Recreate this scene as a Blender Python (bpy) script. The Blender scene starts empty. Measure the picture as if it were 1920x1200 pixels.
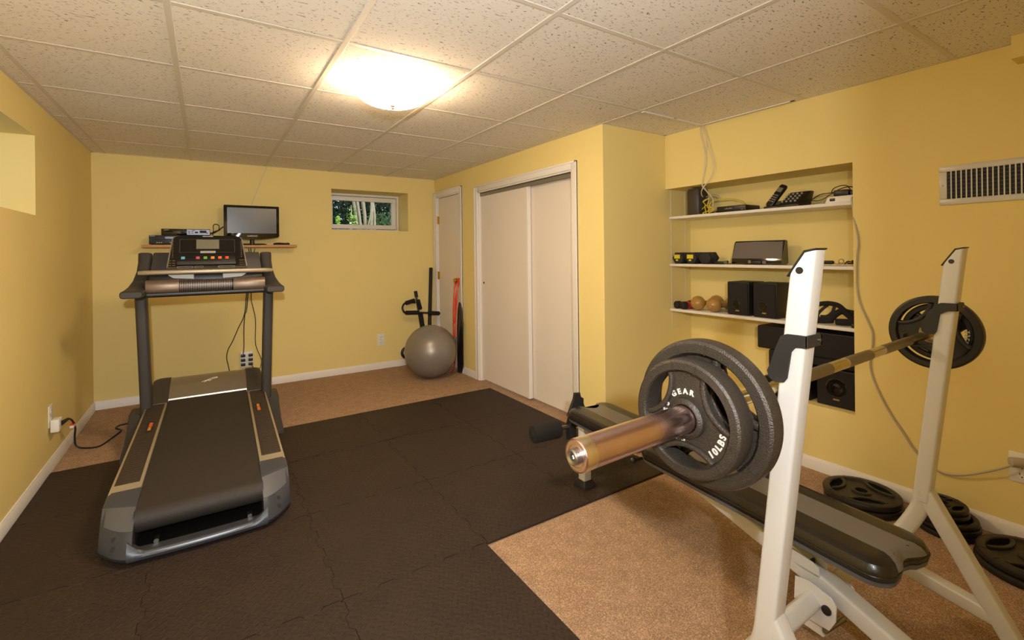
import bpy, bmesh, math, random
from mathutils import Vector, Matrix, noise
random.seed(7)
PI = math.pi
C = bpy.context.scene.collection
scene = bpy.context.scene

# ------------------------------------------------------------------ materials
def lin(h):
    h = h.lstrip('#'); o = []
    for i in (0, 2, 4):
        v = int(h[i:i+2], 16)/255
        o.append(v/12.92 if v <= .04045 else ((v+.055)/1.055)**2.4)
    return (o[0], o[1], o[2], 1)

class NT:
    def __init__(s, m):
        m.use_nodes = True
        s.t = m.node_tree; s.n = s.t.nodes; s.l = s.t.links
        s.b = s.n.get('Principled BSDF')
    def add(s, typ, **kw):
        n = s.n.new(typ)
        for k, v in kw.items():
            if k in n.inputs: n.inputs[k].default_value = v
            else: setattr(n, k, v)
        return n
    def link(s, a, b): s.l.new(a, b)
    def math(s, op, a, b=None, c=None):
        n = s.n.new('ShaderNodeMath'); n.operation = op
        for i, v in enumerate((a, b, c)):
            if v is None: continue
            if isinstance(v, (int, float)): n.inputs[i].default_value = v
            else: s.l.new(v, n.inputs[i])
        return n.outputs[0]

MATS = {}
def mat(name, col, rough=.5, metal=0., bump=None, var=None, coat=0., spec=.5, emit=None, trans=0.):
    """plain principled material with an optional noise tint (scale, amount) and noise bump (scale, strength)"""
    m = bpy.data.materials.new(name); k = NT(m); b = k.b
    c = lin(col) if isinstance(col, str) else (*col, 1)
    b.inputs['Base Color'].default_value = c
    b.inputs['Roughness'].default_value = rough
    b.inputs['Metallic'].default_value = metal
    b.inputs['Coat Weight'].default_value = coat
    b.inputs['Specular IOR Level'].default_value = spec
    b.inputs['Transmission Weight'].default_value = trans
    if emit:
        b.inputs['Emission Color'].default_value = (*emit[:3], 1); b.inputs['Emission Strength'].default_value = emit[3]
    if var or bump:
        tc = k.add('ShaderNodeTexCoord')
    if var:
        nz = k.add('ShaderNodeTexNoise', Scale=var[0], Detail=4.)
        k.link(tc.outputs['Object'], nz.inputs['Vector'])
        mx = k.add('ShaderNodeMix', data_type='RGBA')
        mx.inputs[6].default_value = tuple(x*(1-var[1]) for x in c[:3])+(1,)
        mx.inputs[7].default_value = tuple(min(1, x*(1+var[1])) for x in c[:3])+(1,)
        k.link(nz.outputs['Fac'], mx.inputs[0]); k.link(mx.outputs[2], b.inputs['Base Color'])
    if bump:
        nz = k.add('ShaderNodeTexNoise', Scale=bump[0], Detail=3.)
        k.link(tc.outputs['Object'], nz.inputs['Vector'])
        bp = k.add('ShaderNodeBump', Strength=bump[1], Distance=.002)
        k.link(nz.outputs['Fac'], bp.inputs['Height']); k.link(bp.outputs['Normal'], b.inputs['Normal'])
    MATS[name] = m
    return m

def carpet_mat():
    m = bpy.data.materials.new('carpet'); k = NT(m); b = k.b
    tc = k.add('ShaderNodeTexCoord')
    n1 = k.add('ShaderNodeTexNoise', Scale=260., Detail=4., Roughness=.75)
    n2 = k.add('ShaderNodeTexNoise', Scale=14., Detail=3.)
    n3 = k.add('ShaderNodeTexVoronoi', Scale=170.)
    for n in (n1, n2, n3): k.link(tc.outputs['Object'], n.inputs['Vector'])
    r = k.add('ShaderNodeValToRGB')
    e = r.color_ramp.elements
    e[0].position = .33; e[0].color = lin('#66503e'); e[1].position = .68; e[1].color = lin('#d2b294')
    x = e.new(.5); x.color = lin('#a38467')
    f = k.math('ADD', k.math('MULTIPLY', n1.outputs['Fac'], .8), k.math('MULTIPLY', n3.outputs['Distance'], .22))
    f = k.math('ADD', f, k.math('MULTIPLY', k.math('SUBTRACT', n2.outputs['Fac'], .5), .12))
    k.link(f, r.inputs['Fac']); k.link(r.outputs['Color'], b.inputs['Base Color'])
    b.inputs['Roughness'].default_value = 1; b.inputs['Specular IOR Level'].default_value = .1
    bp = k.add('ShaderNodeBump', Strength=.6, Distance=.004)
    k.link(n1.outputs['Fac'], bp.inputs['Height']); k.link(bp.outputs['Normal'], b.inputs['Normal'])
    return m

def ceiling_mat():
    """fissured mineral-fibre tile: short dark slits and pin holes"""
    m = bpy.data.materials.new('ceiling_tile'); k = NT(m); b = k.b
    tc = k.add('ShaderNodeTexCoord')
    mp = k.add('ShaderNodeMapping'); mp.inputs['Scale'].default_value = (1, 2.0, 1)
    k.link(tc.outputs['Object'], mp.inputs['Vector'])
    w = k.add('ShaderNodeTexNoise', Scale=7., Detail=1.)
    k.link(mp.outputs['Vector'], w.inputs['Vector'])
    va = k.add('ShaderNodeVectorMath', operation='MULTIPLY_ADD')
    va.inputs[1].default_value = (.12, .12, 0)
    k.link(w.outputs['Color'], va.inputs[0]); k.link(mp.outputs['Vector'], va.inputs[2])
    n1 = k.add('ShaderNodeTexNoise', Scale=62., Detail=2., Roughness=.5)
    k.link(va.outputs['Vector'], n1.inputs['Vector'])
    n2 = k.add('ShaderNodeTexNoise', Scale=130., Detail=1.)
    k.link(tc.outputs['Object'], n2.inputs['Vector'])
    r = k.add('ShaderNodeMapRange'); r.inputs[1].default_value = .625; r.inputs[2].default_value = .68
    k.link(n1.outputs['Fac'], r.inputs[0])
    r2 = k.add('ShaderNodeMapRange'); r2.inputs[1].default_value = .70; r2.inputs[2].default_value = .76
    k.link(n2.outputs['Fac'], r2.inputs[0])
    hole = k.math('MAXIMUM', r.outputs[0], k.math('MULTIPLY', r2.outputs[0], .5))
    mx = k.add('ShaderNodeMix', data_type='RGBA')
    mx.inputs[6].default_value = lin('#eee8e0'); mx.inputs[7].default_value = lin('#978a7b')
    k.link(hole, mx.inputs[0]); k.link(mx.outputs[2], b.inputs['Base Color'])
    bp = k.add('ShaderNodeBump', Strength=.5, Distance=.004)
    k.link(k.math('SUBTRACT', 1., hole), bp.inputs['Height']); k.link(bp.outputs['Normal'], b.inputs['Normal'])
    b.inputs['Roughness'].default_value = .95; b.inputs['Specular IOR Level'].default_value = .15
    return m

def foam_mat():
    """black foam with an embossed basket of short raised bars turned left and right in turn"""
    m = bpy.data.materials.new('black_foam'); k = NT(m); b = k.b
    tc = k.add('ShaderNodeTexCoord')
    sx = k.add('ShaderNodeSeparateXYZ'); k.link(tc.outputs['Object'], sx.inputs[0])
    s = 1/.028
    u = k.math('MULTIPLY', k.math('ADD', sx.outputs[0], sx.outputs[1]), s*.7071)
    v = k.math('MULTIPLY', k.math('SUBTRACT', sx.outputs[0], sx.outputs[1]), s*.7071)
    fu = k.math('FLOOR', u); fv = k.math('FLOOR', v)
    pu = k.math('ABSOLUTE', k.math('SUBTRACT', k.math('SUBTRACT', u, fu), .5))
    pv = k.math('ABSOLUTE', k.math('SUBTRACT', k.math('SUBTRACT', v, fv), .5))
    par = k.math('FLOORED_MODULO', k.math('ADD', fu, fv), 2.)
    A = k.math('MAXIMUM', k.math('MULTIPLY', pu, 1.05), k.math('MULTIPLY', pv, 2.6))
    B = k.math('MAXIMUM', k.math('MULTIPLY', pu, 2.6), k.math('MULTIPLY', pv, 1.05))
    d = k.math('ADD', k.math('MULTIPLY', A, par), k.math('MULTIPLY', B, k.math('SUBTRACT', 1., par)))
    r = k.add('ShaderNodeMapRange'); r.inputs[1].default_value = .55; r.inputs[2].default_value = .35
    k.link(d, r.inputs[0])
    nz = k.add('ShaderNodeTexNoise', Scale=5., Detail=5.); k.link(tc.outputs['Object'], nz.inputs['Vector'])
    n2 = k.add('ShaderNodeTexNoise', Scale=260., Detail=2.); k.link(tc.outputs['Object'], n2.inputs['Vector'])
    mx = k.add('ShaderNodeMix', data_type='RGBA')
    mx.inputs[6].default_value = lin('#231a14'); mx.inputs[7].default_value = lin('#392b22')
    k.link(k.math('ADD', k.math('MULTIPLY', nz.outputs['Fac'], .7), k.math('MULTIPLY', n2.outputs['Fac'], .3)), mx.inputs[0])
    k.link(mx.outputs[2], b.inputs['Base Color'])
    b.inputs['Roughness'].default_value = .62; b.inputs['Specular IOR Level'].default_value = .3
    h = k.math('ADD', r.outputs[0], k.math('MULTIPLY', n2.outputs['Fac'], .35))
    bp = k.add('ShaderNodeBump', Strength=.6, Distance=.0024)
    k.link(h, bp.inputs['Height']); k.link(bp.outputs['Normal'], b.inputs['Normal'])
    return m

M_wall = mat('yellow_wall_paint', '#ecd78f', .7, bump=(90, .12), var=(1.5, .025), spec=.25)
M_white = mat('white_trim_paint', '#e9e3dc', .42, bump=(60, .04))
M_door = mat('cream_door_paint', '#e6dcd0', .55, bump=(30, .05), var=(2, .02))
M_carpet = carpet_mat(); M_ceil = ceiling_mat(); M_foam = foam_mat()
M_grid = mat('grid_white', '#dad2c6', .5)
M_plastic_w = mat('white_plastic', '#e8e4dc', .4)
M_plastic_k = mat('black_plastic', '#161413', .38)
M_gloss_k = mat('gloss_black', '#0b0a0a', .08, coat=.5)
M_matte_k = mat('matte_black', '#1a1716', .75, bump=(200, .1))
M_rubber = mat('black_rubber', '#1d1a19', .7, bump=(150, .15))
M_cord_k = mat('black_cord', '#191614', .5)
M_cord_g = mat('grey_cord', '#b3aa96', .5)
M_cord_w = mat('cream_cord', '#d8cdb8', .5)
M_cord_y = mat('yellow_cord', '#d8c032', .45)
M_chrome = mat('chrome', '#c9c4bb', .18, 1.)
M_brass = mat('brass', '#c8a04a', .25, 1.)
M_gold = mat('gold_badge', '#d9b978', .3, .9)
M_frame = mat('white_powder_coat', '#cccac6', .32, bump=(70, .05), coat=.25)
M_vinyl = mat('black_vinyl', '#1b1715', .3, bump=(160, .18), coat=.15)
M_vinyl_g = mat('charcoal_vinyl', '#6a635b', .5, bump=(180, .15))
M_iron = mat('hammertone_iron', '#3d362f', .36, .45, bump=(420, .7), var=(300, .35))
M_iron_k = mat('black_enamel_iron', '#211e1c', .42, .1, bump=(300, .25))
M_silver_p = mat('silver_paint', '#b9b6b0', .4)
M_sleeve = mat('worn_steel_sleeve', '#d2b5b3', .24, 1., bump=(140, .1), var=(25, .12))
M_steel = mat('bar_steel', '#c8bb92', .22, 1.)
M_knurl = mat('knurled_steel', '#8e8472', .42, 1., bump=(700, .6))
M_hook = mat('black_steel', '#2b2928', .5, .2, bump=(250, .12))
M_zinc = mat('zinc', '#97938c', .35, 1.)
M_tm_dark = mat('treadmill_charcoal', '#3d3936', .5, bump=(220, .12))
M_tm_grey = mat('treadmill_gunmetal', '#64676d', .38, .4)
M_tm_slate = mat('treadmill_slate', '#44474f', .4, .25)
M_tm_silver = mat('treadmill_silver', '#a49d90', .34, .7)
M_tm_tan = mat('treadmill_champagne', '#b5a78e', .4, .5)
M_belt = mat('running_belt', '#2b2522', .65, bump=(170, .5), var=(90, .25))
M_insert = mat('ribbed_insert', '#35291f', .6, bump=(120, .8))
M_bronze = mat('bronze_grip', '#857465', .4, .6)
M_lcd = mat('lcd_grey', '#7d7a67', .3)
M_tray = mat('silver_tray', '#8d8a84', .4, .3)
M_wood = mat('light_wood', '#c79460', .5, var=(18, .18))
M_screen = mat('tv_screen', '#393634', .28)
M_ball = mat('silver_ball_vinyl', '#8d867e', .36, .35, bump=(5, .05))
M_orange = mat('orange_rubber', '#e0491c', .45)
M_red = mat('red_plastic', '#b3242a', .4)
M_yel = mat('yellow_print', '#d8c62c', .5)
M_brownb = mat('brown_vinyl_weight', '#a9803f', .35, var=(30, .12), coat=.2)
M_cloth_grey = mat('speaker_grille', '#6d6560', .85, bump=(500, .3))
M_grille_k = mat('black_grille', '#1e1a18', .9, bump=(500, .3))
M_box_k = mat('black_woodgrain', '#1c1816', .5, bump=(40, .1))
M_dark = mat('vent_dark', '#2e2f34', .8)
M_foamroll = mat('black_foam_roller', '#171413', .9, bump=(130, .4))
M_btn = {n: mat('button_'+n, c, .35) for n, c in dict(blue='#6fb4d8', pink='#e0506c', green='#7cb83c', amber='#e8a030', orange='#ee7038', coral='#e25a3c').items()}
M_print = mat('grey_print', '#a8a49c', .5)
M_glow = mat('lamp_glass', '#fff0d8', .3, emit=(1., .74, .46, 63.))
M_leaf = [mat('leaf_dark', '#22371a', .6, var=(8, .5)), mat('leaf_mid', '#3d5a24', .6, var=(8, .4)), mat('leaf_young', '#9cc44a', .5, var=(8, .3))]
M_bark = mat('pale_bark', '#b3a48e', .8, var=(14, .35), bump=(60, .5))
M_soil = mat('soil', '#5f6a38', .95, var=(6, .4))
M_glass = bpy.data.materials.new('window_glass')
k = NT(M_glass); k.b.inputs['Base Color'].default_value = (.95, .98, .96, 1); k.b.inputs['Roughness'].default_value = .0
k.b.inputs['Transmission Weight'].default_value = 1; k.b.inputs['IOR'].default_value = 1.05

# ------------------------------------------------------------------ mesh helpers
def vb(bm, *ps): return [bm.verts.new(p) for p in ps]
def bevel(bm, edges, w, seg=2):
    if w > 0: bmesh.ops.bevel(bm, geom=list(edges), offset=w, offset_type='OFFSET', segments=seg, profile=.5, affect='EDGES', clamp_overlap=True)
def hexa(bm, p, bev=0, seg=2):
    """eight corners: four of the bottom ring, four of the top ring"""
    v = vb(bm, *p)
    fs = [bm.faces.new([v[i] for i in f]) for f in ((3, 2, 1, 0), (4, 5, 6, 7), (0, 1, 5, 4), (1, 2, 6, 5), (2, 3, 7, 6), (3, 0, 4, 7))]
    if bev: bevel(bm, {e for f in fs for e in f.edges}, bev, seg)
def bx(bm, x0, x1, y0, y1, z0, z1, bev=0, seg=2):
    hexa(bm, [(x0, y0, z0), (x1, y0, z0), (x1, y1, z0), (x0, y1, z0), (x0, y0, z1), (x1, y0, z1), (x1, y1, z1), (x0, y1, z1)], bev, seg)
def prism(bm, poly, vec, bev=0, seg=2, side_bev=0):
    vec = Vector(vec); n = len(poly)
    a = vb(bm, *poly); b = vb(bm, *[Vector(p)+vec for p in poly])
    f0 = bm.faces.new(a[::-1]); f1 = bm.faces.new(b)
    sides = [bm.faces.new((a[i], a[(i+1) % n], b[(i+1) % n], b[i])) for i in range(n)]
    if bev: bevel(bm, set(f0.edges) | set(f1.edges), bev, seg)
def loft(bm, rings, cap=True, closed=False):
    R = [vb(bm, *r) for r in rings]; n = len(R[0])
    m = len(R) if closed else len(R)-1
    for i in range(m):
        A, B = R[i], R[(i+1) % len(R)]
        for j in range(n):
            bm.faces.new((A[j], A[(j+1) % n], B[(j+1) % n], B[j]))
    if cap and not closed:
        bm.faces.new(R[0][::-1]); bm.faces.new(R[-1])
def frame_of(d, up=None):
    d = Vector(d).normalized()
    up = Vector(up) if up is not None else (Vector((0, 0, 1)) if abs(d.z) < .9 else Vector((1, 0, 0)))
    s = d.cross(up).normalized(); return s, s.cross(d).normalized()
def cyl(bm, p, q, r, r2=None, n=24, bev=0):
    p, q = Vector(p), Vector(q); s, t = frame_of(q-p); r2 = r if r2 is None else r2
    ring = lambda c, rr: [c+s*(rr*math.cos(2*PI*i/n))+t*(rr*math.sin(2*PI*i/n)) for i in range(n)]
    if bev:
        d = (q-p).normalized()
        loft(bm, [ring(p, r-bev), ring(p+d*bev*.3, r-bev*.3), ring(p+d*bev, r), ring(q-d*bev, r2), ring(q-d*bev*.3, r2-bev*.3), ring(q, r2-bev)])
    else: loft(bm, [ring(p, r), ring(q, r2)])
def catmull(pts, k=6):
    P = [Vector(p) for p in pts]
    if len(P) < 3 or k <= 1: return P
    P = [P[0]*2-P[1]]+P+[P[-1]*2-P[-2]]; o = []
    for i in range(1, len(P)-2):
        a, b, c, d = P[i-1:i+3]
        for j in range(k):
            t = j/k
            o.append(.5*((2*b)+(c-a)*t+(2*a-5*b+4*c-d)*t*t+(3*b-a-3*c+d)*t**3))
    o.append(P[-2]); return o
def sweep(bm, pts, sect, up=None, scale=None):
    """carry a 2-D section along a path"""
    P = [Vector(p) for p in pts]; rings = []; s = t = None
    for i, p in enumerate(P):
        d = (P[min(i+1, len(P)-1)]-P[max(i-1, 0)]).normalized()
        if s is None: s, t = frame_of(d, up)
        else:
            s = (s-d*s.dot(d)).normalized(); t = s.cross(d).normalized()
        k = scale[i] if scale else 1
        rings.append([p+s*(x*k)+t*(y*k) for x, y in sect])
    loft(bm, rings)
def circ(r, n=10, ry=None): return [(r*math.cos(2*PI*i/n), (ry or r)*math.sin(2*PI*i/n)) for i in range(n)]
def rrect(w, h, r, n=4):
    o = []
    for cx, cy, a0 in ((w/2-r, h/2-r, 0), (-w/2+r, h/2-r, PI/2), (-w/2+r, -h/2+r, PI), (w/2-r, -h/2+r, 1.5*PI)):
        for i in range(n+1):
            a = a0+PI/2*i/n; o.append((cx+r*math.cos(a), cy+r*math.sin(a)))
    return o
def tube(bm, pts, r, n=8, k=6): sweep(bm, catmull(pts, k), circ(r, n))
def lathe(bm, prof, o=(0, 0, 0), axis=(0, 0, 1), n=40):
    o = Vector(o); d = Vector(axis).normalized(); s, t = frame_of(d); rings = []
    prev = None
    for r, h in prof:
        if r < 1e-6: ring = [bm.verts.new(o+d*h)]
        else: ring = [bm.verts.new(o+d*h+s*(r*math.cos(2*PI*i/n))+t*(r*math.sin(2*PI*i/n))) for i in range(n)]
        if prev:
            a, b = prev, ring
            for i in range(n):
                j = (i+1) % n
                if len(a) == 1 and len(b) == 1: break
                if len(a) == 1: bm.faces.new((a[0], b[j], b[i]))
                elif len(b) == 1: bm.faces.new((a[i], a[j], b[0]))
                else: bm.faces.new((a[i], a[j], b[j], b[i]))
        prev = ring
def ball(bm, c, rx, ry=None, rz=None, n=24):
    g = bmesh.ops.create_uvsphere(bm, u_segments=n, v_segments=n//2, radius=1)
    bmesh.ops.transform(bm, matrix=Matrix.Translation(c) @ Matrix.Diagonal((rx, ry or rx, rz or rx, 1)), verts=g['verts'])
def text_into(bm, s, size, mtx, ext=.0008, bold=0.):
    cu = bpy.data.curves.new('t', 'FONT'); cu.body = s; cu.size = size; cu.extrude = ext; cu.offset = bold
    cu.align_x = 'CENTER'; cu.align_y = 'CENTER'; cu.resolution_u = 3
    ob = bpy.data.objects.new('t', cu); C.objects.link(ob)
    dg = bpy.context.evaluated_depsgraph_get()
    me = bpy.data.meshes.new_from_object(ob.evaluated_get(dg))
    b2 = bmesh.new(); b2.from_mesh(me); bmesh.ops.transform(b2, matrix=mtx, verts=b2.verts)
    tmp = bpy.data.meshes.new('t'); b2.to_mesh(tmp); b2.free(); bm.from_mesh(tmp)
    bpy.data.objects.remove(ob); bpy.data.curves.remove(cu); bpy.data.meshes.remove(me); bpy.data.meshes.remove(tmp)
def basis(o, x, y):
    x = Vector(x).normalized(); y = Vector(y).normalized(); z = x.cross(y)
    return Matrix(((x.x, y.x, z.x, o[0]), (x.y, y.y, z.y, o[1]), (x.z, y.z, z.z, o[2]), (0, 0, 0, 1)))

def B(fn, *a, **kw):
    """a fresh bmesh with one shape in it"""
    bm = bmesh.new(); fn(bm, *a, **kw); return bm
ROOTM = {}
def root_of(o):
    while o.parent: o = o.parent
    return o
def obj(name, bm, m, parent=None, world=True, smooth=32, label=None):
    bmesh.ops.recalc_face_normals(bm, faces=bm.faces)
    if parent is not None and world:
        mt = ROOTM.get(root_of(parent).name)
        if mt is not None: bm.transform(mt.inverted())
    lim = math.radians(smooth)
    for e in bm.edges:
        e.smooth = not (len(e.link_faces) == 2 and e.calc_face_angle(0) > lim)
    for f in bm.faces: f.smooth = True
    me = bpy.data.meshes.new(name); bm.to_mesh(me); bm.free()
    for q in (m if isinstance(m, (list, tuple)) else [m]): me.materials.append(q)
    o = bpy.data.objects.new(name, me); C.objects.link(o)
    if parent is not None: o.parent = parent
    if label: o['label'] = label
    return o
def tag(o, label, cat, group=None, kind=None):
    o['label'] = label; o['category'] = cat
    if group: o['group'] = group
    if kind: o['kind'] = kind
    return o
def thing(name, label, cat, loc=(0, 0, 0), rotz=0, group=None):
    o = bpy.data.objects.new(name, None); C.objects.link(o); o.empty_display_size = .05
    o.location = loc; o.rotation_euler = (0, 0, rotz)
    ROOTM[o.name] = Matrix.Translation(loc) @ Matrix.Rotation(rotz, 4, 'Z')
    return tag(o, label, cat, group)
def struct(name, bm, m, parent=None, smooth=32):
    o = obj(name, bm, m, parent, True, smooth)
    o['kind'] = 'structure'; return o
def dup(rt, loc, rot=None, label=None):
    r = rt.copy(); C.objects.link(r); r.location = loc
    if rot is not None: r.rotation_euler = rot
    if label: r['label'] = label
    for ch in list(rt.children):
        c = ch.copy(); C.objects.link(c); c.parent = r
        for g in ch.children:
            d = g.copy(); C.objects.link(d); d.parent = c
    return r

# ------------------------------------------------------------------ the room
XL, YB, XC, YA, XR, HC = -.81, 5.282, 2.333, 2.39, 2.9965, 2.196
YR = -1.6          # end of the space behind the camera
T = .30
def panel(axis, at, th, us, zs, holes):
    """wall slab normal to axis, face at `at`, thickness th (signed, away from the room), cut by rectangular holes (u0,u1,z0,z1)"""
    bm = bmesh.new()
    U = sorted(set(us) | {h[0] for h in holes} | {h[1] for h in holes}); Z = sorted(set(zs) | {h[2] for h in holes} | {h[3] for h in holes})
    U = [u for u in U if us[0] <= u <= us[-1]]; Z = [z for z in Z if zs[0] <= z <= zs[-1]]
    def solid(i, j):
        if not (0 <= i < len(U)-1 and 0 <= j < len(Z)-1): return False
        u, z = (U[i]+U[i+1])/2, (Z[j]+Z[j+1])/2
        return not any(h[0] < u < h[1] and h[2] < z < h[3] for h in holes)
    P = (lambda u, z, d: (at+d, u, z)) if axis == 'x' else (lambda u, z, d: (u, at+d, z))
    def quad(*p): bm.faces.new(vb(bm, *p))
    for i in range(len(U)-1):
        for j in range(len(Z)-1):
            if not solid(i, j): continue
            a, b, c, d = (U[i], Z[j]), (U[i+1], Z[j]), (U[i+1], Z[j+1]), (U[i], Z[j+1])
            quad(*[P(*q, 0) for q in (a, b, c, d)]); quad(*[P(*q, th) for q in (a, b, c, d)])
            for (di, dj, p, q) in ((-1, 0, a, d), (1, 0, b, c), (0, -1, a, b), (0, 1, d, c)):
                if not solid(i+di, j+dj): quad(P(*p, 0), P(*q, 0), P(*q, th), P(*p, th))
    bmesh.ops.remove_doubles(bm, verts=bm.verts, dist=1e-5)
    return bm

struct('floor', B(bx, -1.3, 3.5, YR-.1, YB+.5, -.08, 0), M_carpet)
struct('ceiling', B(bx, -1.3, 3.5, YR-.1, YB+.6, HC, HC+.06), M_ceil)
WL = (2.86, 3.715, 1.542, 1.997)                # left window opening: y0 y1 z0 z1
WB = (1.136, 1.997, 1.567, 2.014)               # back window opening: x0 x1 z0 z1
struct('wall_left', panel('x', XL, -.42, [YR, YB+.01], [0, HC], [WL]), M_wall)
struct('wall_back', panel('y', YB, .42, [XL-.42, XC+.4], [0, HC], [WB]), M_wall)
D1 = (4.60, 5.205, -.1, 1.975); D2 = (2.72, 4.19, -.1, 1.925)
struct('wall_closet', panel('x', XC, .12, [YA, YB], [0, HC], [D1, D2]), M_wall)
struct('wall_alcove', panel('y', YA, .10, [XC+.12, XR+T+.1], [0, HC], []), M_wall)
NI = (1.133, YA+.01, .38, 1.778)
struct('wall_right', panel('x', XR, T, [YR, YA], [0, HC], [NI]), M_wall)
struct('wall_niche', B(bx, XR+T, XR+T+.08, NI[0]-.1, YA+.1, .3, 1.85), M_wall)
struct('wall_light_block', B(bx, .484, XR, -.15, -.05, 0, HC), M_wall)  # unseen wall added behind the camera, its free end cuts off the fill
struct('wall_hall', B(bx, 1.0, 1.1, YR, -.15, 0, HC), M_wall)
struct('wall_rear', B(bx, XL, 1.0, YR-.1, YR, 0, HC), M_wall)
struct('wall_bulkhead', B(bx, 2.88, XR, -.05, .50, 2.10, HC), M_wall)

# ceiling grid of T bars and wall angle
bm = bmesh.new()
zt = HC-.0035
for i in range(1, 8):
    x = -1.3266+i*.6096
    if i == 7: continue
    y1 = YB if x < XC-.01 else YA
    bx(bm, x-.012, x+.012, YR, y1, zt, HC, .0012, 1)
for j in range(-5, 5):
    y = 2.0394+j*.667
    bx(bm, XL, XC if y > YA else XR, y-.012, y+.012, zt+.001, HC, .0012, 1)
struct('trim_1', bm, M_grid)
bm = bmesh.new()
for a in ((XL, XL+.018, YR, YB), (XL, XC, YB-.018, YB), (XC-.018, XC, YA, YB), (XC-.018, XR, YA-.018, YA), (XR-.018, XR, .50, YA)):
    bx(bm, *a, zt+.002, HC)
struct('trim_2', bm, M_grid)

bm = bmesh.new(); bx(bm, 2.345, 2.962, 2.029, 2.051, HC-.010, HC-.003, .001, 1); bx(bm, 2.952, 2.962, 1.44, 2.04, HC-.007, HC-.001)
struct('trim_6', bm, M_white)
bm = bmesh.new(); bx(bm, 2.9625, 2.9785, 1.42, 2.06, HC-.0025, HC-.0005); bx(bm, 2.640, 2.646, 2.0275, 2.0285, HC-.0095, HC-.004); bx(bm, 2.655, 2.661, 2.0275, 2.0285, HC-.0095, HC-.004)
struct('ceiling_gap_shade', bm, mat('gap_shade', '#4c4a44', .9))  # dark strips painted as the shade in the ceiling gap and slots

def board(bm, p, q, nrm, h=.072, t=.014):
    """moulded baseboard from p to q on the floor, nrm points into the room"""
    p, q, n = Vector((*p, 0)), Vector((*q, 0)), Vector((*nrm, 0))
    prof = [(0, 0), (t, 0), (t, h*.72), (t*.6, h*.86), (t*.35, h), (0, h)]
    loft(bm, [[o+n*a+Vector((0, 0, b)) for a, b in prof] for o in (p, q)])
struct('baseboard_left', B(board, (XL, YR), (XL, YB), (1, 0)), M_white)
struct('baseboard_back', B(board, (XL, YB), (XC, YB), (0, -1)), M_white)
bm = bmesh.new(); board(bm, (XC, 4.256), (XC, 4.535), (-1, 0)); board(bm, (XC, YA), (XC, 2.655), (-1, 0))
struct('baseboard_closet', bm, M_white)
struct('baseboard_alcove', B(board, (XC, YA), (XR, YA), (0, -1)), M_white)
struct('baseboard_right', B(board, (XR, -.05), (XR, YA), (-1, 0)), M_white)

# door casings
def casing(bm, y0, y1, zt, w=.062, left=True, right=True):
    def strip(ya, yb, za, zb):
        bx(bm, XC-.016, XC, ya, yb, za, zb, .004, 2)
    def band(ya, yb, za, zb): bx(bm, XC-.021, XC-.002, ya, yb, za, zb, .003, 2)
    if left: strip(y1, y1+w, 0, zt+w); band(y1+w-.016, y1+w, 0, zt+w)
    if right: strip(y0-w, y0, 0, zt+w); band(y0-w, y0-w+.016, 0, zt+w)
    strip(y0, y1, zt, zt+w); band(y0-w, y1+w, zt+w-.016, zt+w)
    # jamb lining
    bx(bm, XC-.004, XC+.118, y1-.012, y1, 0, zt); bx(bm, XC-.004, XC+.118, y0, y0+.012, 0, zt); bx(bm, XC-.004, XC+.118, y0, y1, zt-.012, zt)
struct('trim_3', B(casing, D1[0], D1[1], D1[3]), M_white)
struct('trim_4', B(casing, D2[0], D2[1], D2[3]), M_white)
d = struct('door_1', B(bx, XC+.012, XC+.047, D1[0]+.014, D1[1]-.014, .015, D1[3]-.016, .002, 1), M_door)
for z in (1.70, 1.04, .25):
    hb = bmesh.new(); bx(hb, XC-.001, XC+.013, D1[1]-.035, D1[1]-.006, z-.045, z+.045, .002, 1); cyl(hb, (XC-.003, D1[1]-.013, z-.047), (XC-.003, D1[1]-.013, z+.047), .006, n=10)
    obj('hinge', hb, M_brass, d, label='brass hinge')
kb = bmesh.new(); lathe(kb, [(0, 0), (.03, 0), (.03, .004), (.012, .008), (.011, .03), (.022, .036), (.028, .048), (.024, .062), (0, .066)], (XC+.012, 4.66, 1.0), (-1, 0, 0), 24)
obj('door_knob', kb, M_brass, d, label='brass round knob')
# sliding closet doors
d2 = struct('door_2', B(bx, XC+.022, XC+.054, 3.355, D2[1]-.014, .02, 1.893, .002, 1), M_door)
obj('edge_strip', B(bx, XC+.019, XC+.056, 3.343, 3.362, .02, 1.893, .002, 1), M_white, d2)
fp = bmesh.new(); lathe(fp, [(0, .002), (.006, .002), (.009, .004), (.012, 0)], (XC+.0215, 4.128, 1.0), (-1, 0, 0), 18)
obj('finger_pull', fp, M_tm_dark, d2)
d3 = struct('door_3', B(bx, XC+.064, XC+.096, D2[0]+.014, 3.40, .02, 1.893, .002, 1), M_door)
tb = bmesh.new(); bx(tb, XC+.016, XC+.022, D2[0]+.013, D2[1]-.013, 1.876, 1.912); bx(tb, XC+.016, XC+.11, D2[0]+.013, D2[1]-.013, 1.908, 1.913)
bx(tb, XC+.104, XC+.110, D2[0]+.013, D2[1]-.013, 1.85, 1.913)
struct('trim_5', tb, mat('track_metal', '#8f897c', .45, .5))

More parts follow.
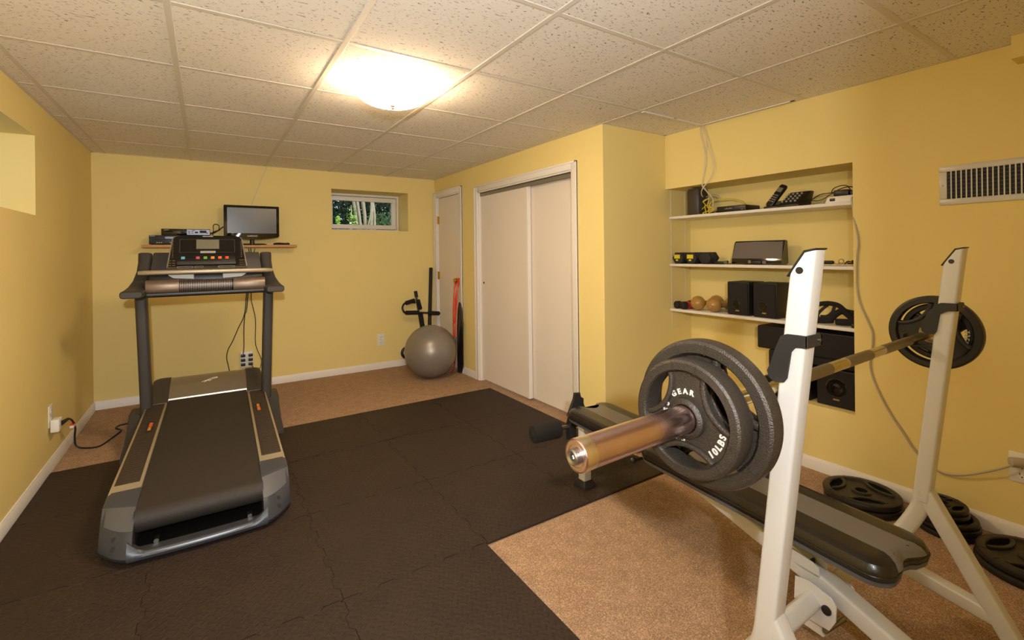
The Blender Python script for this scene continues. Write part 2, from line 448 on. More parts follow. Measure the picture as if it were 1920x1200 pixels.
# windows
def window_back():
    x0, x1, z0, z1 = WB; y = YB+.335
    f = bmesh.new()
    o = (x0+.004, x1-.004, z0+.004, z1-.004); w = .024
    def ring(a, wd, ya, yb):
        bx(f, a[0], a[1], ya, yb, a[3]-wd, a[3], .003, 1); bx(f, a[0], a[1], ya, yb, a[2], a[2]+wd, .003, 1)
        bx(f, a[0], a[0]+wd, ya, yb, a[2]+wd, a[3]-wd, .003, 1); bx(f, a[1]-wd, a[1], ya, yb, a[2]+wd, a[3]-wd, .003, 1)
    ring((x0+.002, x1-.002, z0+.002, z1-.002), .026, y-.02, y+.05)
    o1 = struct('window_1', f, M_white)
    f = bmesh.new()
    def ring2(a, wd, ya, yb):
        bx(f, a[0], a[1], ya, yb, a[3]-wd, a[3], .004, 2); bx(f, a[0], a[1], ya, yb, a[2], a[2]+wd, .004, 2)
        bx(f, a[0], a[0]+wd, ya, yb, a[2]+wd, a[3]-wd, .004, 2); bx(f, a[1]-wd, a[1], ya, yb, a[2]+wd, a[3]-wd, .004, 2)
    a = (x0+.033, x1-.033, z0+.035, z1-.035)
    ring2(a, .05, y-.012, y+.035)
    sash = obj('sash', f, M_white, o1)
    obj('pane', B(bx, a[0]+.048, a[1]-.048, y+.01, y+.014, a[2]+.048, a[3]-.048), M_glass, o1)
    lt = bmesh.new(); bx(lt, (x0+x1)/2-.05, (x0+x1)/2+.04, y-.017, y-.012, a[2]+.012, a[2]+.022, .002, 1)
    obj('latch', lt, M_plastic_w, o1)
window_back()
def window_left():
    y0, y1, z0, z1 = WL; x = XL-.33
    f = bmesh.new()
    def ring(a, wd, xa, xb):
        bx(f, xa, xb, a[0], a[1], a[3]-wd, a[3], .003, 1); bx(f, xa, xb, a[0], a[1], a[2], a[2]+wd, .003, 1)
        bx(f, xa, xb, a[0], a[0]+wd, a[2]+wd, a[3]-wd, .003, 1); bx(f, xa, xb, a[1]-wd, a[1], a[2]+wd, a[3]-wd, .003, 1)
    ring((y0+.002, y1-.002, z0+.002, z1-.002), .05, x-.04, x+.03)
    o1 = struct('window_2', f, M_white)
    obj('pane', B(bx, x-.012, x-.008, y0+.05, y1-.05, z0+.05, z1-.05), M_glass, o1)
window_left()

# ------------------------------------------------------------------ ceiling light
LX, LY = .83, 2.40
t = thing('ceiling_light', 'round flush ceiling light with glowing frosted glass bowl', 'lamp', (LX, LY, HC))
bm = bmesh.new(); lathe(bm, [(0, HC), (.15, HC), (.155, HC-.01), (.15, HC-.03), (.14, HC-.034), (0, HC-.034)], (LX, LY, 0)); obj('base_plate', bm, M_plastic_w, t)
bm = bmesh.new(); R = .19
lathe(bm, [(R-.006, HC-.030), (R, HC-.032), (R+.003, HC-.038)]+[(R*math.cos(a)**.8, HC-.04-.078*math.sin(a)) for a in [i*PI/2/14 for i in range(1, 14)]]+[(0, HC-.118)], (LX, LY, 0), n=48)
obj('glass_bowl', bm, M_glow, t)
bm = bmesh.new(); lathe(bm, [(0, HC-.114), (.011, HC-.116), (.012, HC-.121), (.006, HC-.126), (.009, HC-.131), (.006, HC-.137), (0, HC-.139)], (LX, LY, 0), n=16); obj('finial', bm, mat('dark_bronze', '#3f342a', .7), t)

# ------------------------------------------------------------------ foam floor tiles
cols = [-.794, -.205, .41, 1.03, 1.645, 2.262]; rows = [3.868, 3.185, 2.492, 1.806, 1.12]
def tooth_line(a, b, other, vertical, flat):
    """points from a to b along a tile edge; dovetail teeth unless the edge is an outer one"""
    if flat: return [(a, 0), (b, 0)]
    n = 9; L = b-a; o = [(a, 0)]
    for i in range(n):
        s = 1 if i % 2 == 0 else -1
        x0 = a+L*(i+.08)/n; x1 = a+L*(i+.92)/n; w = .1*L/n
        o += [(x0+w*.2, 0), (x0-w*.35, s*.011), (x1+w*.35, s*.011), (x1-w*.2, 0)]
    return o+[(b, 0)]
cells = [(c, r) for r in range(3) for c in range(5)]+[(1, 3), (2, 3)]
cname = ['against the left wall', 'in the second column from the left wall', 'in the middle column', 'in the fourth column from the left wall', 'beside the closet']
rname = ['far row', 'second row from the far edge', 'third row from the far edge', 'nearest row']
special = {(0, 0): 'left wall corner of the far row, carpet beyond it', (4, 0): 'far row corner right in front of the closet doors', (4, 2): 'corner tile under the front leg of the weight bench',
           (2, 3): 'nearest tile, with a straight edge against bare carpet', (1, 3): 'bottom edge tile in the nearest row, left of the carpet edge tile', (0, 2): 'against the left wall beside the treadmill tail end',
           (1, 2): 'third row, under the tail of the treadmill', (1, 0): 'far row, mostly hidden under the treadmill belt', (3, 2): 'third row, with its near edge on bare carpet, left of the bench leg'}
def mat_tile(c, r):
    x0, x1, y1, y0 = cols[c], cols[c+1], rows[r], rows[r+1]
    has = lambda a, b: (a, b) in cells
    poly = []
    poly += [(x, y0+d) for x, d in tooth_line(x0, x1, 0, 0, not has(c, r+1))][:-1]
    poly += [(x1+d, y) for y, d in tooth_line(y0, y1, 0, 1, not has(c+1, r))][:-1]
    poly += [(x, y1+d) for x, d in tooth_line(x0, x1, 0, 0, not has(c, r-1))][::-1][:-1]
    poly += [(x0+d, y) for y, d in tooth_line(y0, y1, 0, 1, not has(c-1, r))][::-1][:-1]
    cx, cy = (x0+x1)/2, (y0+y1)/2; k = .9953
    bm = bmesh.new(); prism(bm, [((x-cx)*k, (y-cy)*k, 0) for x, y in poly], (0, 0, .012), .0032, 1)
    o = obj('foam_floor_tile', bm, M_foam, None, smooth=20)
    o.location = (cx, cy, 0)
    tag(o, 'black foam puzzle tile, '+special.get((c, r), rname[r]+' '+cname[c]), 'floor mat', 'interlocking black foam floor tiles')
for c, r in cells: mat_tile(c, r)

# ------------------------------------------------------------------ electrical fittings
def outlet(name, label, org, n, up=(0, 0, 1), w=.082, h=.132):
    """duplex receptacle plate on a wall, n into the room"""
    t = thing(name, label, 'outlet', org)
    n = Vector(n); s = Vector((0, 0, 1)).cross(n); M = basis(org, s, (0, 0, 1))
    def put(nm, bm, m, p=t):
        bm.transform(M); return obj(nm, bm, m, p)
    put('cover_plate', B(bx, -w/2, w/2, -h/2, h/2, 0, .006, .003, 2), M_plastic_w)
    for z in (.03, -.03):
        bm = bmesh.new(); loft(bm, [[(x, y+z, hh) for x, y in rrect(.034, .030, .013, 4)] for hh in (.005, .0085)])
        f = put('socket', bm, M_plastic_w)
        bm = bmesh.new()
        for x in (-.007, .007): bx(bm, x-.0012, x+.0012, z+.0, z+.010, .0084, .0092)
        cyl(bm, (0, z-.008, .0084), (0, z-.008, .0092), .0028, n=10)
        put('slots', bm, M_plastic_k, f)
    put('screw', B(cyl, (0, 0, .006), (0, 0, .0075), .004, n=12), M_zinc)
    return t
outlet('wall_outlet', 'white duplex outlet on the back wall beside the silver ball', (1.657, YB, .327), (0, -1, 0))
outlet('wall_outlet', 'white duplex outlet on the left wall behind a white plug-in adapter', (XL, 3.957, .33), (1, 0, 0))
outlet('wall_outlet', 'white duplex outlet at the right edge with a grey plug in it', (XR, .50, .325), (-1, 0, 0))
# adapter plugged in the left outlet
t = thing('plug_adapter', 'white plug-in adapter block on the left wall outlet', 'adapter', (XL+.01, 3.945, .25))
obj('body', B(bx, XL+.0095, XL+.052, 3.905, 3.985, .235, .312, .008, 3), M_plastic_w, t)
obj('indicator', B(bx, XL+.051, XL+.0535, 3.914, 3.920, .268, .274, .001, 1), mat('red_lamp', '#c8402c', .3), t)

# six way tap and the cords hanging from the wall shelf
t = thing('outlet_tap', 'white six-way outlet tap full of black plugs on the back wall', 'outlet', (.3235, YB, .286))
obj('housing', B(bx, .268, .380, YB-.036, YB, .207, .366, .012, 3), M_plastic_w, t)
for x in (.292, .356):
    for z in (.33, .287, .244):
        if x > .3 or z != .0:
            bm = bmesh.new(); bx(bm, x-.019, x+.019, YB-.064, YB-.0355, z-.012, z+.012, .004, 2)
            obj('plug', bm, M_plastic_k, t, label='black plug')
def cord(name, label, pts, r, m, cat='cord', group=None, n=8, k=8):
    return tag(obj(name, B(tube, pts, r, n, k), m), label, cat, group)
sh = lambda P, d: [(x, y+d, z) for x, y, z in P]
cord('hanging_cord', 'black cord with the widest loop hanging left under the console', [(.351, 5.268, 1.372), (.354, 5.27, 1.297), (.328, 5.265, .916), (.308, 5.265, .724), (.257, 5.265, .599), (.207, 5.265, .475), (.171, 5.265, .402), (.157, 5.265, .327), (.169, 5.255, .248), (.191, 5.22, .13), (.20, 5.17, .02)], .004, M_cord_k, group='black cords below the wall shelf')
cord('hanging_cord', 'black cord hanging straight down into the white outlet tap', [(.37, 5.262, 1.372), (.368, 5.262, 1.271), (.331, 5.255, .801), (.312, 5.25, .724), (.302, 5.245, .568), (.301, 5.235, .42), (.292, 5.21, .347)], .004, M_cord_k, group='black cords below the wall shelf')
cord('hanging_cord', 'black cord hanging closest to the right treadmill post', [(.406, 5.268, 1.372), (.396, 5.27, 1.297), (.369, 5.265, .914), (.382, 5.265, .797), (.404, 5.265, .664), (.401, 5.262, .453), (.415, 5.255, .372), (.451, 5.25, .262), (.43, 5.235, .18), (.385, 5.225, .2), (.362, 5.213, .236)], .0035, M_cord_k, group='black cords below the wall shelf')
cord('antenna_cable', 'thin cream cable from the ceiling down to the television', [(.518, 5.272, 2.19), (.479, 5.273, 2.084), (.435, 5.273, 1.958), (.397, 5.27, 1.85), (.383, 5.25, 1.802), (.38, 5.225, 1.74), (.38, 5.20, 1.68), (.38, 5.185, 1.64)], .003, M_cord_w)

# ------------------------------------------------------------------ wall shelf with the television
SZ = 1.404
t = thing('wall_shelf', 'long light wood wall shelf holding the television', 'shelf', (.15, YB, SZ))
obj('shelf_board', B(bx, -.462, .762, YB-.20, YB-.001, SZ-.024, SZ, .003, 2), M_wood, t)
for x in (.30,):
    bm = bmesh.new()
    prism(bm, [(x-.008, YB-.001, SZ-.025), (x-.008, YB-.05, SZ-.025), (x-.008, YB-.045, SZ-.032), (x-.008, YB-.012, SZ-.042), (x-.008, YB-.008, SZ-.08), (x-.008, YB-.001, SZ-.08)], (.016, 0, 0), .001, 1)
    obj('bracket', bm, M_zinc, t)
# television: slightly curved lower frame
TVY = 5.10
t = thing('television', 'small black flat screen television on the wall shelf', 'television', (.375, TVY+.02, SZ))
bm = bmesh.new()
ox0, ox1, zt0, zb0 = .140, .606, 1.778, 1.476
top = [(ox0+.006, zt0), (ox1-.006, zt0), (ox1, zt0-.006)]
bot = [(ox1, zb0+.012)]+[(ox1-.012-(ox1-ox0-.024)*i/12, zb0-.022*math.sin(PI*i/12)) for i in range(13)]+[(ox0, zb0+.012), (ox0, zt0-.006)]
prism(bm, [(x, TVY, z) for x, z in top+bot], (0, .045, 0), .005, 2)
hs = obj('bezel', bm, M_gloss_k, t)
obj('screen', B(bx, .168, .580, TVY-.0012, TVY+.004, 1.514, 1.754), M_screen, t)
obj('rear_cover', B(bx, .20, .55, TVY+.04, TVY+.075, 1.50, 1.72, .02, 2), M_plastic_k, t)
bm = bmesh.new(); text_into(bm, 'SAMSUNG', .019, basis((.373, TVY-.0005, 1.487), (1, 0, 0), (0, 0, 1)), .0006, .0004); obj('logo', bm, M_silver_p, t, label='small silver lettering')
obj('neck', B(cyl, (.373, TVY+.035, SZ+.012), (.373, TVY+.035, 1.475), .022, .018, 20), M_gloss_k, t)
bm = bmesh.new(); loft(bm, [[(.345+x, TVY+.02+y, z) for x, y in rrect(w, w*.42, w*.19, 6)] for w, z in ((.30, SZ+.0005), (.31, SZ+.004), (.29, SZ+.009), (.10, SZ+.014))]); obj('stand_base', bm, M_gloss_k, t)
# boxes
t = thing('disc_player', 'wide low dark disc player on the shelf, under the smaller black box', 'disc player', (-.19, 5.17, SZ))
obj('case', B(bx, -.412, .028, 5.10, 5.26, SZ+.006, 1.487, .003, 2), mat('player_grey', '#33343a', .35, .3), t)
obj('front_strip', B(bx, -.411, .027, 5.0985, 5.102, 1.444, 1.452), M_gloss_k, t)
obj('disc_tray', B(bx, -.30, -.02, 5.097, 5.101, 1.456, 1.476, .001, 1), mat('player_grey_light', '#4a4b52', .3, .4), t)
bm = bmesh.new(); text_into(bm, 'SONY', .014, basis((-.388, 5.0985, 1.479), (1, 0, 0), (0, 0, 1)), .0006, .0004); obj('logo', bm, M_silver_p, t)
for x in (-.355, -.34, -.325, -.26, -.245): obj('button', B(bx, x-.005, x+.005, 5.0975, 5.1005, 1.418, 1.426, .001, 1), M_silver_p, t)
for x in (-.38, -.0): obj('foot', B(cyl, (x, 5.125, SZ+.0005), (x, 5.125, SZ+.007), .014, n=16), M_rubber, t)
t = thing('cable_box', 'small black cable box with a silver panel, lying on the disc player', 'cable box', (-.146, 5.16, 1.488))
obj('case', B(bx, -.326, .034, 5.10, 5.25, 1.4885, 1.545, .003, 2), M_gloss_k, t)
obj('silver_panel', B(bx, -.142, .032, 5.0985, 5.101, 1.492, 1.541, .001, 1), mat('box_silver', '#605f68', .35, .5), t)
for x, z, w, h in ((-.125, 1.52, .012, .006), (-.125, 1.507, .012, .006), (-.10, 1.525, .010, .006), (-.10, 1.508, .010, .006), (-.09, 1.535, .02, .004), (-.02, 1.522, .05, .022), (-.07, 1.515, .024, .012), (.01, 1.51, .012, .008)):
    obj('button', B(bx, x-w/2, x+w/2, 5.0972, 5.0995, z-h/2, z+h/2, .0008, 1), M_dark, t)
obj('logo', B(bx, -.308, -.272, 5.0985, 5.101, 1.532, 1.536), M_print, t)
# remote and the looped leads
t = thing('remote_control', 'slim black remote control at the right end of the wood shelf', 'remote control', (.62, 5.12, SZ))
bm = bmesh.new(); loft(bm, [[(x, 5.12+y, SZ+z) for y, z in ((-.022, .001), (.022, .001), (.024, .009), (.016, h), (-.016, h), (-.024, .009))] for x, h in ((.555, .012), (.565, .018), (.60, .021), (.66, .016), (.69, .02), (.698, .012))])
obj('body', bm, M_plastic_k, t)
bm = bmesh.new()
for i in range(8): bx(bm, .575+i*.014, .583+i*.014, 5.108, 5.132, SZ+.0195, SZ+.0235, .001, 1)
obj('keys', bm, M_print, t)
cord('signal_lead', 'black leads looping between the cable box and the television', [(.03, 5.215, 1.52), (.06, 5.20, 1.515), (.10, 5.19, 1.545), (.105, 5.19, 1.585), (.08, 5.19, 1.60), (.06, 5.19, 1.585), (.06, 5.19, 1.54), (.055, 5.20, 1.47), (.085, 5.20, 1.43), (.12, 5.19, 1.41), (.19, 5.2, 1.41)], .0035, M_cord_k)
cord('signal_lead', 'short black lead running up behind the television edge', [(.034, 5.225, 1.505), (.07, 5.21, 1.53), (.105, 5.20, 1.545), (.14, 5.19, 1.575), (.20, 5.185, 1.58)], .0045, M_cord_k)

# ------------------------------------------------------------------ corner: ball, bars, bands
tag(obj('stability_ball', B(ball, (0, 0, 0), .273, n=64), M_ball, None, smooth=180), 'large silver grey exercise ball on the carpet by the narrow door', 'exercise ball').location = (1.973, 4.60, .274)
bo = scene.objects['stability_ball']
bm = bmesh.new()
for k_ in (-7, -4.5, -2, 2, 4.5, 7):
    z = k_*.0125; r_ = math.sqrt(.273**2-z*z)+.0002
    ring = [(r_*math.cos(2*PI*i/72), r_*math.sin(2*PI*i/72), z) for i in range(72)]
    loft(bm, [[Vector(p)*(1+a)+Vector((0, 0, b)) for a, b in ((0, -.0009), (.0022, 0), (0, .0009))] for p in ring], closed=True)
vlv = obj('moulded_rings', bm, M_ball, bo, world=False, smooth=180); vlv.rotation_euler = (1.15, .5, 0)

t = thing('pull_up_bar', 'black doorway pull-up bar with foam grips leaning behind the silver ball', 'pull-up bar', (2.06, 5.15, 0))
tube_p = bmesh.new(); tube(tube_p, [(2.105, 4.98, .02), (2.075, 5.10, .43), (2.05, 5.19, .81)], .012, 10, 6); obj('upright_tube', tube_p, M_plastic_k, t)
obj('tube_cap', B(cyl, (2.052, 5.185, .795), (2.047, 5.203, .865), .020, n=16, bev=.004), M_rubber, t)
bm = bmesh.new(); tube(bm, [(2.03, 5.165, .735), (1.95, 5.15, .745), (1.89, 5.14, .735), (1.865, 5.12, .715), (1.85, 5.10, .69), (1.86, 5.09, .655), (1.885, 5.10, .635), (1.95, 5.095, .632), (2.06, 5.072, .625), (2.20, 5.05, .61), (2.285, 5.045, .60)], .011, 10, 6); obj('bent_tube', bm, M_plastic_k, t)
for p, q in (((1.905, 5.143, .738), (2.02, 5.165, .762)), ((1.885, 5.10, .635), (2.035, 5.078, .628)), ((2.14, 5.058, .617), (2.275, 5.046, .602))):
    obj('foam_grip', B(cyl, p, q, .024, n=18, bev=.006), M_foamroll, t)
for p, q in (((2.072, 5.12, .66), (2.061, 5.168, .765)), ((2.084, 5.075, .44), (2.073, 5.118, .625))):
    obj('foam_sleeve', B(cyl, p, q, .024, n=18, bev=.006), M_foamroll, t)
bm = bmesh.new(); tube(bm, [(1.98, 5.10, .13), (1.90, 5.10, .125), (1.86, 5.10, .14), (1.84, 5.10, .175), (1.85, 5.10, .215), (1.885, 5.10, .235), (1.98, 5.10, .23), (2.07, 5.09, .225)], .015, 10, 6); obj('lower_loop', bm, M_plastic_k, t)
tag(obj('weighted_pole', B(cyl, (2.085, 4.93, .004), (2.27, 5.262, 1.13), .0215, n=20, bev=.005), M_rubber), 'long straight black pole leaning in the corner by the narrow door', 'pole')

# orange band over the knob
t = thing('resistance_band', 'orange resistance tube hanging doubled over the door knob', 'resistance band', (2.28, 4.66, 1.0))
bm = bmesh.new()
tube(bm, [(2.287, 4.70, .08), (2.287, 4.705, .30), (2.287, 4.70, .62), (2.300, 4.695, .88), (2.329, 4.688, .98), (2.330, 4.66, 1.0205), (2.329, 4.632, .98), (2.300, 4.632, .88), (2.287, 4.655, .72), (2.286, 4.668, .58), (2.286, 4.70, .52)], .0075, 8, 6)
tube(bm, [(2.284, 4.665, .36), (2.284, 4.64, .60), (2.286, 4.605, .82), (2.303, 4.612, .95), (2.3145, 4.63, 1.0), (2.3145, 4.66, 1.022), (2.3145, 4.69, 1.0), (2.300, 4.695, .90), (2.286, 4.667, .75), (2.283, 4.648, .55), (2.283, 4.65, .37)], .008, 8, 6)
obj('tubing', bm, M_orange, t)
obj('clip', B(bx, 2.276, 2.294, 4.638, 4.672, .245, .385, .005, 2), M_zinc, t, label='grey metal clip below the orange tubing')
bm = bmesh.new(); tube(bm, [(2.285, 4.655, .25), (2.284, 4.66, .14), (2.275, 4.67, .05), (2.25, 4.66, .012), (2.22, 4.62, .010)], .008, 8, 6); obj('strap', bm, M_red, t, label='red strap end on the carpet')
# tall dark padded board standing against the door
t = thing('ab_board', 'tall narrow black padded board standing against the narrow door', 'exercise board', (2.31, 4.56, 0))
bm = bmesh.new(); prism(bm, [(2.298, 4.64, .02), (2.298, 4.535, .02), (2.298, 4.505, .10), (2.298, 4.502, .55), (2.298, 4.52, .70), (2.298, 4.555, .76), (2.298, 4.585, .77), (2.298, 4.615, .70), (2.298, 4.635, .50)], (.013, 0, 0), .005, 2)
obj('pad', bm, M_vinyl, t)
obj('foot_bar', B(bx, 2.290, 2.3125, 4.55, 4.63, .0005, .022, .006, 2), M_rubber, t)

# ------------------------------------------------------------------ niche shelves and what stands on them
S1, S2, S3 = 1.566, 1.200, .852
SX0, SX1, SY0, SY1 = 3.028, XR+T-.002, NI[0]+.003, YA-.004
for i, (z, lb) in enumerate(((S1, 'white niche shelf carrying the telephone, topmost of three'), (S2, 'white niche shelf carrying the wide grey dock, middle of three'), (S3, 'white niche shelf carrying the two black speakers, lowest of three'))):
    tag(obj('niche_shelf', B(bx, SX0, SX1, SY0, SY1+.0, z-.020, z, .003, 2), M_white), lb, 'shelf', 'white shelves in the wall niche')
for x, zb in ((3.058, .70), (3.229, .745)):
    bm = bmesh.new(); bx(bm, x-.004, x+.004, YA-.0035, YA, zb, 1.77, .0008, 1)
    tag(obj('shelf_track', bm, M_cord_w), 'thin cream vertical strip on the niche side wall, '+('nearer the room' if x < 3.1 else 'nearer the niche back'), 'shelf track', 'shelf tracks in the niche')
# -- top shelf
t = thing('modem_tower', 'tall dark upright modem at the left end of the top niche shelf', 'modem', (3.12, 2.195, S1))
bm = bmesh.new(); loft(bm, [[(3.13+x, 2.20+y, z) for x, y in rrect(.13*k, .105*k, .02, 4)] for z, k in ((S1+.0008, .94), (S1+.012, 1), (S1+.185, 1), (S1+.198, .93))]); obj('case', bm, mat('modem_grey', '#3b3430', .45), t)
bm = bmesh.new()
for i in range(6): bx(bm, 3.075, 3.085, 2.1445, 2.1495, S1+.03+i*.024, S1+.044+i*.024, .001, 1)
bx(bm, 3.09, 3.17, 2.144, 2.1495, S1+.02, S1+.18, .002, 1); obj('port_panel', bm, M_plastic_k, t)
cord('ethernet_cable', 'tangled yellow network cable between the modem and the low black box', [(3.10, 2.143, 1.608), (3.085, 2.105, 1.633), (3.09, 2.127, 1.665), (3.08, 2.074, 1.675), (3.085, 2.092, 1.62), (3.08, 2.041, 1.602), (3.075, 2.119, 1.578), (3.07, 2.09, 1.572), (3.075, 2.10, 1.63), (3.07, 2.03, 1.60), (3.07, 2.07, 1.578), (3.09, 2.061, 1.65), (3.12, 1.998, 1.668), (3.16, 1.93, 1.664), (3.19, 1.88, 1.645), (3.205, 1.86, 1.615)], .0032, M_cord_y)
bm = bmesh.new(); tube(bm, [(3.14, 2.135, 1.70), (3.13, 2.08, 1.71), (3.12, 2.02, 1.695), (3.12, 2.02, 1.665), (3.13, 2.07, 1.685), (3.14, 2.135, 1.68)], .003, 8, 6)
tag(obj('patch_lead', bm, M_cord_g), 'short grey lead curling out of the upright modem', 'cord')
bm = bmesh.new(); tube(bm, [(3.06, 2.05, 1.570), (3.07, 2.02, 1.580), (3.08, 2.045, 1.572), (3.09, 2.01, 1.571), (3.10, 2.03, 1.584), (3.12, 1.995, 1.572)], .003, 8, 6)
tag(obj('power_lead', bm, M_cord_k), 'small black lead crumpled on the top shelf beside the yellow cable', 'cord')
t = thing('network_box', 'low flat black network box between the yellow cable and the telephone', 'network box', (3.16, 1.89, S1))
obj('case', B(bx, 3.066, 3.245, 1.787, 2.003, S1+.004, S1+.044, .005, 3), M_plastic_k, t)
bm = bmesh.new()
for i, h in enumerate((.004, .006, .010, .006, .004, .006, .010, .006, .004)): bx(bm, 3.0645, 3.0665, 1.937-i*.0065, 1.940-i*.0065, S1+.022, S1+.022+h)
obj('logo', bm, M_print, t)
obj('status_light', B(bx, 3.0645, 3.0665, 1.806, 1.818, S1+.012, S1+.015), M_print, t)
t = thing('cordless_phone', 'black cordless telephone standing in its keypad base on the top niche shelf', 'telephone', (3.12, 1.57, S1))
bm = bmesh.new()
prism(bm, [(3.06, 1.665, S1+.001), (3.21, 1.665, S1+.001), (3.21, 1.665, S1+.052), (3.175, 1.665, S1+.055), (3.06, 1.665, S1+.012)], (0, -.095, 0), .006, 2); obj('cradle', bm, M_plastic_k, t)
bm = bmesh.new()
prism(bm, [(3.055, 1.572, S1+.001), (3.21, 1.572, S1+.001), (3.20, 1.545, S1+.10), (3.165, 1.545, S1+.10), (3.055, 1.572, S1+.014)], (0, -.128, 0), .006, 2); obj('base_unit', bm, M_plastic_k, t)
bm = bmesh.new(); n_ = Vector((-.62, 0, .78))
for i in range(4):
    for j in range(4):
        c_ = Vector((3.078+.021*j+.006, 1.555-.026*i-.012*j*.3, S1+.0367+.0164*j))
        cyl(bm, c_-n_*.004, c_+n_*.0065, .0065, n=8)
obj('keypad', bm, M_print, t)
bm = bmesh.new(); lp = Vector((3.085, 1.640, S1+.018)); hp = Vector((3.155, 1.575, S1+.150)); dr = (hp-lp).normalized(); rt = Vector((0, -1, 0)); rt = (rt-dr*rt.dot(dr)).normalized(); fr = dr.cross(rt)
sweep(bm, [lp, lp+dr*.01, lp+dr*.08, lp+dr*.15, lp+dr*.163], rrect(.050, .026, .009, 3), up=fr, scale=[.8, 1, .96, 1, .8])
hs = obj('handset', bm, M_plastic_k, t)
fsgn = -1 if fr.x > 0 else 1
bm = bmesh.new(); c_ = lp+dr*.122+fr*(fsgn*.0133); hexa(bm, [c_+dr*a+rt*b+fr*(fsgn*e) for e in (0, .001) for a, b in ((-.016, -.017), (-.016, .017), (.016, .017), (.016, -.017))]); obj('display', bm, M_lcd, hs)
bm = bmesh.new()
for i in range(4):
    for j in range(3):
        c_ = lp+dr*(.032+.016*i)+rt*((j-1)*.013)+fr*(fsgn*.0128); cyl(bm, c_-fr*.001, c_+fr*(fsgn*.0022), .0042, n=8)
obj('keys', bm, M_print, hs)
cord('phone_cord', 'thin black cord from the telephone over to the black adapter', [(3.17, 1.45, 1.585), (3.16, 1.41, 1.612), (3.15, 1.36, 1.634), (3.15, 1.30, 1.637), (3.15, 1.262, 1.652), (3.15, 1.225, 1.662), (3.15, 1.195, 1.66), (3.15, 1.185, 1.645)], .0028, M_cord_k)
cord('adapter_cord', 'thin wavy black cord lying along the top shelf beside the white power strip', [(3.10, 1.44, 1.570), (3.10, 1.40, 1.595), (3.11, 1.365, 1.593), (3.12, 1.33, 1.603), (3.13, 1.30, 1.625), (3.14, 1.27, 1.642), (3.14, 1.245, 1.640)], .0022, M_cord_k)
t = thing('power_strip', 'white power strip with a long grey cord, right end of the top niche shelf', 'power strip', (3.10, 1.22, S1))
bm = bmesh.new(); hexa(bm, [(3.062, 1.305, S1+.001), (3.062, 1.142, S1+.001), (3.15, 1.142, S1+.001), (3.15, 1.305, S1+.001), (3.066, 1.285, S1+.040), (3.066, 1.142, S1+.040), (3.146, 1.142, S1+.040), (3.146, 1.285, S1+.040)], .005, 2); obj('housing', bm, M_plastic_w, t)
obj('rocker_switch', B(bx, 3.0595, 3.066, 1.248, 1.275, S1+.012, S1+.028, .002, 2), M_plastic_k, t)
gc = [(3.075, 1.160, S1+.022), (3.035, 1.150, S1+.022), (3.012, 1.142, S1+.012), (3.006, 1.138, 1.53), (2.999, 1.128, 1.46), (2.990, 1.112, 1.39), (2.988, 1.106, 1.332), (2.988, 1.112, 1.26), (2.988, 1.115, 1.20), (2.988, 1.114, 1.084), (2.988, 1.10, .998), (2.988, 1.068, .914), (2.988, 1.045, .845), (2.988, 1.048, .759), (2.988, 1.057, .671), (2.988, 1.036, .576), (2.986, .978, .449), (2.984, .912, .345), (2.984, .868, .275), (2.983, .80, .218), (2.98, .75, .208), (2.975, .69, .226), (2.966, .62, .268), (2.958, .55, .318), (2.962, .515, .35)]
obj('power_cord', B(tube, gc, .0045, 8, 6), M_cord_g, t, label='long grey cord down the wall to the right outlet')
bm = bmesh.new(); cyl(bm, (2.956, .53, .352), (2.9885, .49, .352), .021, n=16, bev=.004); obj('plug', bm, M_cord_g, t, label='grey plug')
t = thing('power_adapter', 'black power adapter brick lying on the white power strip', 'adapter', (3.10, 1.215, S1+.041))
obj('brick', B(bx, 3.075, 3.135, 1.185, 1.262, S1+.0412, S1+.075, .005, 2), M_plastic_k, t)
bm = bmesh.new(); tube(bm, [(3.10, 1.262, S1+.06), (3.09, 1.275, S1+.068), (3.085, 1.262, S1+.088), (3.085, 1.225, S1+.100), (3.09, 1.195, S1+.095), (3.10, 1.182, S1+.07)], .0025, 8, 6); obj('lead', bm, M_cord_k, t)
t = thing('wall_plug', 'small black plug on the right end of the power strip, beside the adapter brick', 'plug', (3.105, 1.16, S1+.041))
obj('body', B(bx, 3.085, 3.13, 1.145, 1.182, S1+.0412, S1+.066, .004, 2), M_plastic_k, t)
# cables from the ceiling
cord('ceiling_cable', 'cream cable from the ceiling gap, hanging straightest on the left', [(2.985, 2.073, 2.194), (2.985, 2.069, 2.141), (2.985, 2.045, 2.041), (2.985, 2.029, 1.943), (2.984, 2.052, 1.832), (2.986, 2.061, 1.765), (3.02, 2.05, 1.725), (3.07, 2.06, 1.69), (3.10, 2.135, 1.66)], .0036, M_cord_w, group='cables hanging from the ceiling into the niche')
cord('ceiling_cable', 'cream cable from the ceiling gap, bulging farthest to the right', [(2.978, 2.055, 2.194), (2.977, 2.028, 2.138), (2.976, 1.996, 2.03), (2.976, 1.968, 1.931), (2.976, 1.961, 1.874), (2.977, 1.985, 1.815), (2.98, 2.035, 1.764), (3.00, 2.075, 1.735), (3.06, 2.12, 1.715), (3.10, 2.138, 1.70)], .0042, M_cord_w, group='cables hanging from the ceiling into the niche')
cord('ceiling_cable', 'thin cream cable from the ceiling gap, crossing between its two neighbours', [(2.986, 2.06, 2.194), (2.988, 2.026, 2.087), (2.988, 2.036, 1.964), (2.987, 2.045, 1.87), (2.987, 2.064, 1.785), (3.02, 2.05, 1.73), (3.06, 2.03, 1.67), (3.09, 2.05, 1.61), (3.10, 2.075, 1.585)], .0028, M_cord_w, group='cables hanging from the ceiling into the niche')
